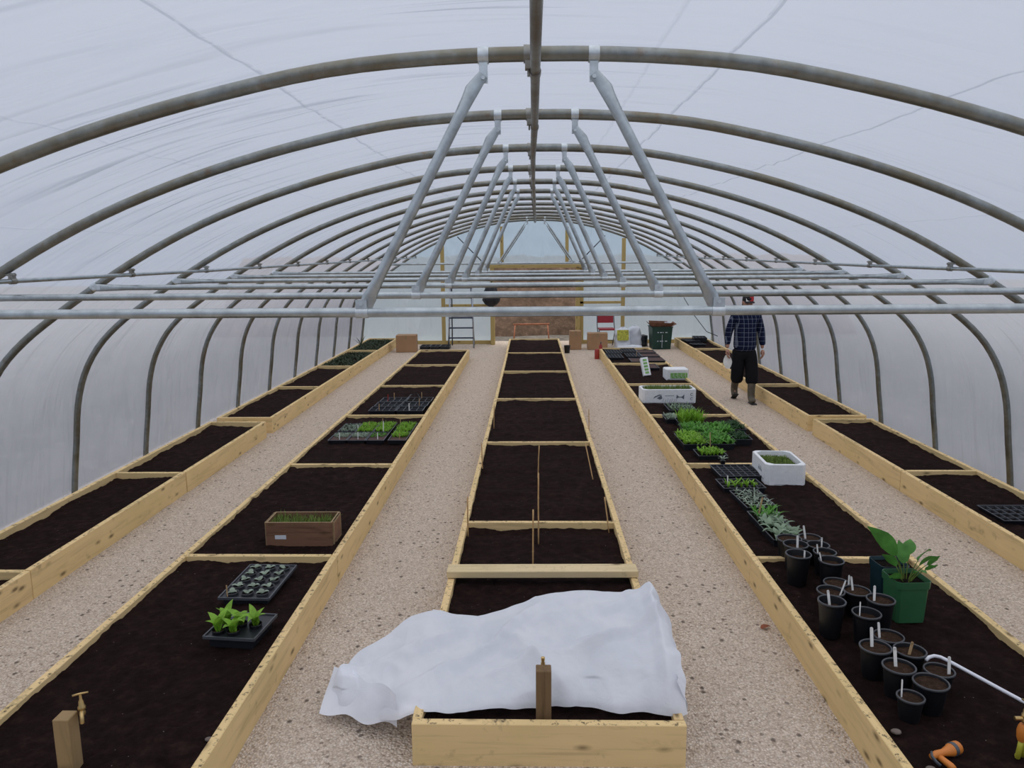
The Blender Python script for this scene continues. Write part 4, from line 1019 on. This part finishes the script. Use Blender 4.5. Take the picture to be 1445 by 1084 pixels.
# red canister beside the right bed, small buckets
t = thing('red_canister', 'red canister standing on the path at the far left corner of the right bed', 'canister', (1.385, 16.05, 0))
mb = MB(); mb.lathe([(.001, 0), (.05, 0), (.052, .01), (.052, .19), (.04, .21), (.001, .212)], 16); build('body', mb, 'redcan', t, 'auto')
t = thing('spray_bottle', 'red and white trigger bottle on the far end of the right bed', 'bottle', (1.475, 16.22, .19))
mb = MB(); mb.lathe([(.001, 0), (.035, 0), (.036, .07), (.015, .10), (.012, .13), (.001, .13)], 12); build('body', mb, 'redcan', t, 'auto')
mb = MB(); mb.box(-.012, .012, -.05, .02, .13, .155, bev=.003); mb.box(-.006, .006, -.04, -.03, .10, .13); build('trigger_head', mb, 'steel', t)
t = thing('black_pot', 'small black pot beside the far right corner of the central bed', 'plant pot', (.80, 17.05, 0))
mb = MB(); mb.lathe(pot_mesh(.075, .17), 20); build('pot_body', mb, 'pot', t, 'auto')

# right narrow bed: grey tray, far trays
tray('empty grey-rimmed module tray on the near right bed by the right picture edge', 3.815, 5.80, .47, .36, .0, .155, .03, 7, 4, 'soild', .5)
tray('black module tray at the far end of the right wall bed', 3.68, 17.7, .30, .5, .1, .16, .05, 4, 5, 'soild', .5)
tray('black module tray stacked askew by the far end of the right wall bed', 3.92, 17.85, .30, .46, -.1, .17, .09, 4, 5, 'soild', .5)
tray('dark tray lying nearest in the far compartment of the right wall bed', 3.70, 17.0, .28, .30, .1, .16, .04, 3, 3, 'soild', .5)

# green growth in the far left wall bed
for y0, y1, n, lab in ((13.9, 16.0, 900, 'low dark green seedlings growing in the second farthest compartment of the left wall bed'), (16.25, 18.35, 1200, 'low green seedlings filling the farthest compartment of the left wall bed')):
    mb = MB()
    for _ in range(n):
        x = random.uniform(-3.92, -3.32); y = random.uniform(y0, y1)
        if nz(x * 3, y * 2) < -.15 and random.random() < .6: continue
        for q in range(3): mb.leaf((x, y, .155), random.uniform(0, 6.28), random.uniform(.03, .07), .02, random.uniform(.5, 1.3), .5, 3, .1)
    tag(build('seedling_rows', mb, 'g_moss', None, True), lab, 'seedlings', None, 'stuff')
mb = MB()
for q in range(5): mb.leaf((-3.90, 17.3, .16), 1.0 + q * .7, .28, .03, 1.2 - .1 * q, .3, 5, .1)
tag(build('tall_weed', mb, 'g_moss', None, True), 'single taller plant at the left wall in the farthest left bed', 'plant')

# ---------------------------------------------------------------- bamboo canes
CAN = [((.055, 6.786, .15), (.066, 6.80, .475), 'upright in the middle of the central bed, farther of the centre pair'),
 ((.046, 5.23, .12), (.045, 5.235, .675), 'tallest, rising behind the near divider of the central bed'),
 ((.004, 4.80, .12), (.007, 4.81, .55), 'standing just behind the loose plank in the central bed'),
 ((-.474, 5.36, .14), (-.474, 5.37, .455), 'at the left edge of the central bed near the plank'),
 ((-.474, 7.07, .14), (-.480, 7.08, .43), 'at the left edge of the central bed at the second divider'),
 ((-.449, 8.83, .15), (-.443, 8.84, .45), 'inside the left edge of the third compartment of the central bed'),
 ((.560, 6.72, .15), (.492, 6.83, .485), 'leaning left at the right side of the second compartment'),
 ((.575, 5.46, .14), (.543, 5.50, .41), 'leaning left near the right end of the near divider'),
 ((.676, 8.80, .02), (.672, 8.82, .40), 'outside the right edge of the third compartment')]
for a, b, lab in CAN:
    mb = MB(); A = Vector(a); B = Vector(b); n = 6; mb.tube([A + (B - A) * (i / n) + Vector((.002 * nz(i, A.x * 9), 0, 0)) for i in range(n + 1)], .0052, 8)
    for i in (2, 4): mb.tube([A + (B - A) * (i / n - .005), A + (B - A) * (i / n + .005)], .0064, 8)
    tag(build('bamboo_cane', mb, 'cane', None, True), 'thin bamboo cane ' + lab, 'cane', 'bamboo canes at the central bed')

# ---------------------------------------------------------------- far end objects
def carton(name, lab, x, y, w, d, h, rz, mat='card', z=.003, flaps=False):
    t = thing(name, lab, 'box', (x, y, z), rz); mb = MB(); mb.box(-w / 2, w / 2, -d / 2, d / 2, 0, h, bev=.004); build('box_body', mb, mat, t)
    mb = MB(); mb.box(-w / 2, w / 2, -.025, .025, h, h + .0015); mb.box(-.025, .025, -d / 2 - .0015, -d / 2, h * .78, h); build('tape', mb, 'cratee', t)
    return t
carton('cardboard_box', 'brown cardboard box at the far end of the left path', -2.87, 17.45, .46, .36, .385, .04)
carton('cardboard_box', 'tall leaning cardboard box left of the right door post', 1.02, 17.75, .26, .28, .43, .06, 'card')
carton('cardboard_box', 'wide cardboard box right of the right door post', 1.53, 17.72, .46, .32, .38, -.03)
# folding chair
t = thing('folding_chair', 'red padded folding chair by the end wall behind the wide cardboard box', 'chair', (1.79, 18.25, 0), .05)
mb = MB(); mb.box(-.19, .19, -.20, .17, .40, .44, bev=.012); build('seat', mb, 'red', t, 'auto')
mb = MB(); m = Matrix.Translation((0, .17, .55)) @ Matrix.Rotation(math.radians(-8), 4, 'X')
vs = []; n = 12; prof = [(-.19, 0), (.19, 0), (.19, .15)] + [(.19 * math.cos(q), .15 + .075 * math.sin(q)) for q in [PI * i / 10 for i in range(1, 10)]] + [(-.19, .15)]
vs = [m @ Vector((a, -.012, b)) for a, b in prof] + [m @ Vector((a, .012, b)) for a, b in prof]; N = len(prof)
mb.add(vs, [tuple(range(N)), tuple(range(2 * N - 1, N - 1, -1))] + [(i, (i + 1) % N, N + (i + 1) % N, N + i) for i in range(N)]); build('backrest', mb, 'red', t)
for s in (-1, 1):
    mb = MB(); mb.tube([(s * .205, -.20, .0), (s * .205, .14, .55), (s * .20, .185, .76)], .011, 8); build('leg', mb, 'steel', t, True)
    mb = MB(); mb.tube([(s * .18, .22, .0), (s * .19, -.16, .42)], .011, 8); build('leg', mb, 'steel', t, True)
mb = MB(); mb.tube([(-.205, -.10, .16), (.205, -.10, .16)], .008, 8); mb.tube([(-.20, .185, .76), (0, .19, .79), (.20, .185, .76)], .011, 8); build('frame_rail', mb, 'steel', t, True)
# compost sacks
def sack(name, lab, x, y, w, d, h, mat, rz=0, lean=0, seed=0, cat='sack', z=.01):
    t = thing(name, lab, cat, (x, y, z), rz); mb = MB()
    def f(u, v):
        a = 2 * PI * u; zz = h * v; k = (1 - .25 * v ** 2) * (1 - .75 * max(0, v - .88) / .12) * (.9 + .1 * math.sin(PI * min(1, v * 3)))
        c, s_ = math.cos(a), math.sin(a); px = w / 2 * abs(c) ** .6 * (1 if c > 0 else -1) * (k if v > .9 else 1 - .1 * v); py = d / 2 * abs(s_) ** .6 * (1 if s_ > 0 else -1) * k
        nn = .03 * nz(px * 9 + seed, py * 9, zz * 9)
        return (px + nn, py + nn + lean * v, zz + .02 * nz(px * 6, seed, v * 3))
    mb.grid(f, 32, 18); mb.grid(lambda u, v: (lambda p, q: (p[0] * (1 - v), q, p[2] * (1 - v) + h * v * 1.0))(f(u, 1), f(u, 1)[1] * (1 - v)), 32, 2)
    build('sack_body', mb, mat, t, True); return t
t = sack('compost_sack', 'white compost sack with a yellow-green print by the end wall', 2.12, 17.75, .38, .22, .50, 'bagw', .1, .05, 1)
mb = MB(); mb.grid(lambda u, v: (-.15 + .27 * u, -.115 + .03 * v - .012 * math.sin(PI * u), .20 + .24 * v), 6, 6); build('printed_panel', mb, 'bagp', t, True, label='yellow-green printed picture')
sack('compost_sack', 'plain white compost sack standing right of the printed sack', 2.42, 17.95, .32, .2, .52, 'bagw', -.1, .05, 4)
sack('compost_sack', 'low white sack lying flat in front of the printed sack', 2.24, 17.38, .62, .24, .12, 'bagw', 0, 0, 8)
sack('black_sack', 'small black plastic sack on the floor between the white sacks and green bin', 2.66, 18.28, .24, .24, .27, 'blackbag', 0, 0, 11)
# green bin
t = thing('green_bin', 'dark green bin with brown cardboard flaps sticking out of its top', 'bin', (3.0, 17.82, .003), .04)
mb = MB(); w0, w1, h = .205, .235, .50
L = [(w0, 0), (w1, h), (w1 + .012, h), (w1 + .012, h + .02), (w1 - .012, h + .02), (w1 - .02, h - .1)]; vs = []; fs = []
for s, z in L: vs += [(-s, -s, z), (s, -s, z), (s, s, z), (-s, s, z)]
for i in range(len(L) - 1):
    for k in range(4): fs.append((i * 4 + k, i * 4 + (k + 1) % 4, i * 4 + 4 + (k + 1) % 4, i * 4 + 4 + k))
fs.append((3, 2, 1, 0)); mb.add(vs, fs); build('bin_body', mb, 'bin', t, fix=True)
mb = MB()
for zz in (.18, .38):
    for i, wd in enumerate((.03, .045, .02, .05)):
        x_ = -.11 + i * .06; yy = -(w0 + (w1 - w0) * zz / h) - .002; mb.box(x_, x_ + wd, yy - .001, yy + .002, zz, zz + .018)
mb.box(-.002, .003, -w1 - .001, -w0, .04, .34, Matrix.Translation((0, -.005, 0))); build('printed_marks', mb, 'bagw', t)
mb = MB()
for a, b, c_, d_ in (((-.22, -.22, .51), (.2, -.2, .51), (.26, -.27, .60), (-.30, -.27, .62)), ((.2, -.2, .51), (.22, .2, .51), (.34, .22, .60), (.33, -.22, .58)), ((-.2, .2, .51), (-.2, -.2, .51), (-.34, -.22, .63), (-.3, .2, .62)), ((.2, .21, .5), (-.2, .21, .5), (-.22, .28, .62), (.22, .28, .60))):
    mb.add([a, b, c_, d_] + [(p[0], p[1], p[2] + .006) for p in (a, b, c_, d_)], [(0, 1, 2, 3), (7, 6, 5, 4), (0, 4, 5, 1), (1, 5, 6, 2), (2, 6, 7, 3), (3, 7, 4, 0)])
mb.box(-.19, .19, -.19, .19, .42, .47); build('cardboard_flaps', mb, 'cardd', t)
t = thing('white_cup', 'small white cup on top of the green bin', 'cup', (3.12, 17.72, .475)); mb = MB(); mb.lathe([(.001, 0), (.034, 0), (.045, .15), (.042, .15), (.03, .01)], 14); build('cup_body', mb, 'whitep', t, 'auto')
# step ladder
t = thing('step_ladder', 'dark blue metal step ladder standing by the end wall left of the door', 'step ladder', (-1.67, 18.25, 0), 0)
for s in (-1, 1):
    mb = MB(); mb.tube([(s * .30, -.22, 0), (s * .255, .0, 1.55)], (.020, .013) and [(.020, .013)] * 2, 8); build('front_rail', mb, 'alu', t, True)
    mb = MB(); mb.tube([(s * .27, .35, 0), (s * .23, .06, 1.45)], [(.016, .010)] * 2, 8); build('rear_leg', mb, 'steel', t, True)
for i in range(6):
    z = .24 + i * .235; w = .30 - .045 * z / 1.55; yy = -.22 + .22 * z / 1.55; mb = MB(); mb.box(-w, w, yy - .02, yy + .07, z - .014, z + .014, bev=.003); build('tread', mb, 'navy', t)
mb = MB(); mb.tube([(-.25, .22, .7), (.25, .22, .7)], .01, 8); build('spreader', mb, 'steel', t, True)
# black bundle hanging from the door post
t = thing('hanging_coat', 'black coat hanging from the left door post under the lintel', 'coat', (-.94, 18.60, 0))
mb = MB()
def coat(u, v):
    a = 2 * PI * u; r = .05 + .12 * math.sin(PI * min(1, v * 1.05)) ** .8 if v < .5 else .17 * (1 - ((v - .5) / .5) ** 4 * .97); r *= 1 + .25 * nz(math.cos(a) * 2, math.sin(a) * 2, v * 4)
    return (-.04 + r * 1.1 * math.cos(a), r * .55 * math.sin(a) - .0, 1.52 - .60 * v ** .8 + .02 * nz(math.cos(a) * 2, v * 5, math.sin(a)))
mb.grid(coat, 28, 20); mb.tube([(-.02, .03, 1.45), (-.02, .05, 1.70)], .012, 6); build('coat_cloth', mb, 'blackbag', t, True)
# orange trestle outside
t = thing('trestle', 'rusty orange metal trestle standing outside the open doorway', 'trestle', (.0, 19.75, -.06))
mb = MB(); mb.tube([(-.47, 0, .46), (.47, 0, .47)], .022, 8); build('top_rail', mb, 'rust', t, True)
for sx in (-1, 1):
    for sy in (-1, 1): mb = MB(); mb.tube([(sx * .42, 0, .46), (sx * .46, sy * .2, 0)], .017, 8); build('leg', mb, 'rust', t, True)

# dry leaf on the path, stones on the soil
mb = MB(); mb.leaf((0, 0, .006), .4, .07, .04, .25, .2, 5, .5)
tag(build('dry_leaf', mb, 'leafr', None, True, loc=(1.355, 4.25, .0)), 'single curled reddish dry leaf on the gravel path beside the right bed', 'leaf')
for x, y, r, lab in ((1.56, 3.02, .018, 'flat stone on the soil between the side board and the smallest pot'), (1.585, 2.78, .016, 'small stone on the soil at the bottom edge left of the spray gun'), (-1.385, 2.93, .014, 'small pale stone on the soil beside the right board of the left bed')):
    mb = MB(); mb.ball((0, 0, 0), r, 10, 6, (1.3, 1, .6)); mb.v = [(a * (1 + .2 * nz(a * 60, b * 60)), b, c) for a, b, c in mb.v]
    tag(build('stone', mb, 'stone', None, True, loc=(x, y, SOILZ + .008)), lab, 'stone')

# ---------------------------------------------------------------- person walking towards the camera
def skin_obj(name, verts, edges, radii, mat, parent, sub=2, root=0):
    me = bpy.data.meshes.new(name); me.from_pydata(verts, edges, []); me.update(); me.materials.append(M[mat])
    o = bpy.data.objects.new(name, me); C.objects.link(o); o.parent = parent
    me.attributes  # ensure
    md = o.modifiers.new('skin', 'SKIN'); md.use_smooth_shade = True
    if not me.skin_vertices: 
        bpy.context.view_layer.objects.active = o
        bpy.ops.mesh.customdata_skin_add()
    for i, r in enumerate(radii):
        sv = me.skin_vertices[0].data[i]; sv.radius = r if isinstance(r, tuple) else (r, r); sv.use_root = (i == root)
    s2 = o.modifiers.new('subd', 'SUBSURF'); s2.levels = sub; s2.render_levels = sub
    return o
PX, PY = 3.165, 11.35
per = thing('person', 'person in a dark checked shirt, black trousers and rubber boots walking up the right path', 'person', (PX, PY, 0))
# joints (local). x right in picture, y away from camera
pel = (0, 0, .80)
J = {}
V = [pel, (0, .0, .90), (0, .005, 1.02), (0, .0, 1.16), (0, -.005, 1.26), (0, -.02, 1.34), (0, -.035, 1.40),            # 0-6 spine, neck
     (-.085, .0, .74), (-.105, -.03, .44), (-.079, .185, .18), (-.079, .14, .10),                                       # 7-10 right leg (picture left), trailing
     (.08, .0, .74), (.095, -.12, .43), (.075, -.16, .10), (.075, -.25, .045),                                         # 11-14 left leg, leading
     (-.17, .0, 1.265), (-.235, .02, 1.03), (-.262, -.03, .80),                                                        # 15-17 right arm
     (.17, .0, 1.265), (.235, .02, 1.03), (.258, -.02, .79)]                                                           # 18-20 left arm
Ed = [(0, 1), (1, 2), (2, 3), (3, 4), (4, 5), (5, 6), (0, 7), (7, 8), (8, 9), (9, 10), (0, 11), (11, 12), (12, 13), (13, 14), (4, 15), (15, 16), (16, 17), (4, 18), (18, 19), (19, 20)]
Rr = [(.12, .09), (.115, .08), (.12, .085), (.135, .09), (.11, .08), .05, .048, .062, .046, .022, .016, .062, .046, .024, .018, .055, .040, .024, .055, .040, .024]
skin_obj('body', V, Ed, Rr, 'skin', per)
# shirt
Vs = [(0, 0, .72), (0, 0, .90), (0, 0, 1.05), (0, 0, 1.17), (0, -.005, 1.27), (0, -.01, 1.32), (-.165, .0, 1.275), (-.24, .02, 1.04), (-.263, -.02, .84), (.165, .0, 1.275), (.24, .02, 1.04), (.26, -.015, .83)]
skin_obj('shirt', Vs, [(0, 1), (1, 2), (2, 3), (3, 4), (4, 5), (4, 6), (6, 7), (7, 8), (4, 9), (9, 10), (10, 11)],
         [(.19, .15), (.18, .14), (.178, .135), (.18, .13), (.14, .105), .062, .078, .060, .045, .078, .060, .045], 'plaid', per)
# trousers, wide and cropped at mid calf
Vt = [(0, 0, .84), (0, 0, .76), (-.085, -.0, .68), (-.10, -.03, .47), (-.092, .03, .27), (.08, -.01, .68), (.095, -.10, .46), (.088, -.13, .26)]
skin_obj('trousers', Vt, [(0, 1), (1, 2), (2, 3), (3, 4), (1, 5), (5, 6), (6, 7)], [(.165, .125), (.17, .13), .112, .100, .098, .112, .100, .098], 'trous', per)
# boots
def boot(ax, ay, az, tx, ty, tz, topx, topy, topz):
    skin_obj('boot', [(topx, topy, topz), ((topx + ax) / 2, (topy + ay) / 2, (topz + az) / 2), (ax, ay, az), (ax + (tx - ax) * .35, ay + (ty - ay) * .35, az + (tz - az) * .75), (tx, ty, tz)],
             [(0, 1), (1, 2), (2, 3), (3, 4)], [.066, .060, .056, (.054, .048), (.050, .040)], 'boot', per)
boot(.078, -.165, .085, .080, -.30, .042, .09, -.125, .40)
boot(-.078, .20, .17, -.080, .12, .050, -.09, .04, .40)
for sx, sy, tz, tilt in ((.08, -.245, .006, 0), (-.079, .155, .035, .55)):
    mb = MB(); mt = Matrix.Translation((sx, sy, tz)) @ Matrix.Rotation(-tilt, 4, 'X') ; mb.box(-.042, .042, -.10, .10, -.004, .014, mt, .006); build('boot_sole', mb, 'pot', per)
# head
mb = MB()
def headf(u, v):
    a = 2 * PI * u; ph = PI * v; r = math.sin(ph); z = math.cos(ph)
    wx = .072 * (1 - .18 * max(0, -z)); wy = .092
    x = wx * r * math.sin(a); y = -wy * r * math.cos(a); zz = .112 * z
    f = max(0, math.cos(a)) ** 6
    if -.35 < z < .15: y -= f * .020 * math.exp(-((z + .12) / .12) ** 2)   # nose
    if f > .2: y -= f * .008 * math.exp(-((z + .85) / .15) ** 2)             # chin
    for ex in (-.030, .030):
        if y < 0: y += .010 * math.exp(-((x - ex) / .014) ** 2 - ((zz - .014) / .014) ** 2)
    return (x, y, zz)
mb.grid(headf, 40, 30); HM = Matrix.Translation((0, -.055, 1.475)) @ Matrix.Rotation(.32, 4, 'X'); mb.v = [tuple(HM @ Vector(p)) for p in mb.v]
head = build('head', mb, 'skin', per, True)
for ex in (-.030, .030):
    q = MB(); q.ball(HM @ Vector((ex, -.080, .014)), .008, 8, 6); build('eye', q, 'eye', head, True)
for s in (-1, 1):
    q = MB(); q.ball(HM @ Vector((s * .073, .005, -.002)), .022, 8, 6, (.35, .7, 1.1)); build('ear', q, 'skin', head, True)
q = MB(); q.tube([HM @ Vector(p) for p in ((-.022, -.088, -.052), (0, -.094, -.050), (.022, -.088, -.052))], .004, 6); build('mouth', q, 'leafr', head, True)
q = MB(); q.grid(lambda u, v: tuple(HM @ Vector((.078 * math.cos(PI * u) * (1 - .1 * v), .012 + .088 * math.sin(PI * u), .05 - .12 * v))), 16, 6); build('hair', q, 'hair', per, True)
# baseball cap with white and red patch
q = MB(); q.lathe([(.083, .0), (.084, .03), (.076, .065), (.055, .088), (.025, .098), (.001, .100)], 24, mtx=HM @ Matrix.Translation((0, .0, .040)) @ Matrix.Diagonal((.95, 1.14, .95, 1))); cap = build('cap', q, 'capm', per, True)
q = MB()
q.grid(lambda u, v: tuple(HM @ Vector(((u - .5) * .15 * (1 - .12 * v), -.085 - .065 * v * math.sin(PI * (.15 + .7 * u)), .046 + .018 * math.sin(PI * u) - .012 * v))), 12, 6); build('cap_brim', q, 'capm', cap, True)
q = MB(); q.grid(lambda u, v: tuple(HM @ Vector((.0 + .06 * u, -.099 + .022 * v + 4.5 * (.06 * u) ** 2, .058 + .062 * v))), 6, 4); build('cap_patch', q, 'capr', cap, True)
q = MB(); q.grid(lambda u, v: tuple(HM @ Vector((-.05 + .05 * u, -.099 + .022 * v + 4.5 * (-.05 + .05 * u) ** 2, .056 + .040 * v))), 6, 4); build('cap_patch', q, 'label', cap, True)
# hands: palm plus five fingers each, slightly curled
def hand(wx, wy, wz, s):
    V = [(wx, wy, wz), (wx + s * .002, wy - .008, wz - .045), (wx, wy - .014, wz - .085)]; E = [(0, 1), (1, 2)]; R = [(.022, .018), (.036, .018), (.036, .015)]
    for i, (dy, L) in enumerate(((.026, .060), (.009, .070), (-.009, .064), (-.026, .050))):
        b = len(V); x0, y0, z0 = wx, wy - .014 + dy, wz - .088
        V += [(x0, y0, z0), (x0 - s * .008, y0 - .003, z0 - L * .45), (x0 - s * .026, y0 - .004, z0 - L * .78), (x0 - s * .040, y0 - .002, z0 - L * .80)]
        E += [(2, b), (b, b + 1), (b + 1, b + 2), (b + 2, b + 3)]; R += [.0098, .0092, .0085, .0075]
    b = len(V); V += [(wx - s * .012, wy - .04, wz - .045), (wx - s * .022, wy - .055, wz - .075), (wx - s * .024, wy - .055, wz - .098)]; E += [(1, b), (b, b + 1), (b + 1, b + 2)]; R += [.012, .010, .0085]
    skin_obj('hand', V, E, R, 'skin', per, 1)
hand(-.263, -.03, .795, -1); hand(.260, -.022, .785, 1)
# white paper bag held in the hand at picture left
t = thing('paper_bag', 'crumpled white paper held in the left-hand side hand of the walking person', 'paper', (PX - .262, PY - .045, .0))
mb = MB(); mb.grid(lambda u, v: ((u - .5) * (.05 + .08 * math.sin(PI * v)) + .015 * v, .012 * nz(u * 5, v * 6), .70 - .20 * v), 8, 12)
mb.grid(lambda u, v: ((u - .5) * (.045 + .075 * math.sin(PI * v)) + .015 * v, .014 + .012 * nz(u * 6, v * 5, 3), .70 - .19 * v), 8, 12); build('paper_sheet', mb, 'label', t, True)
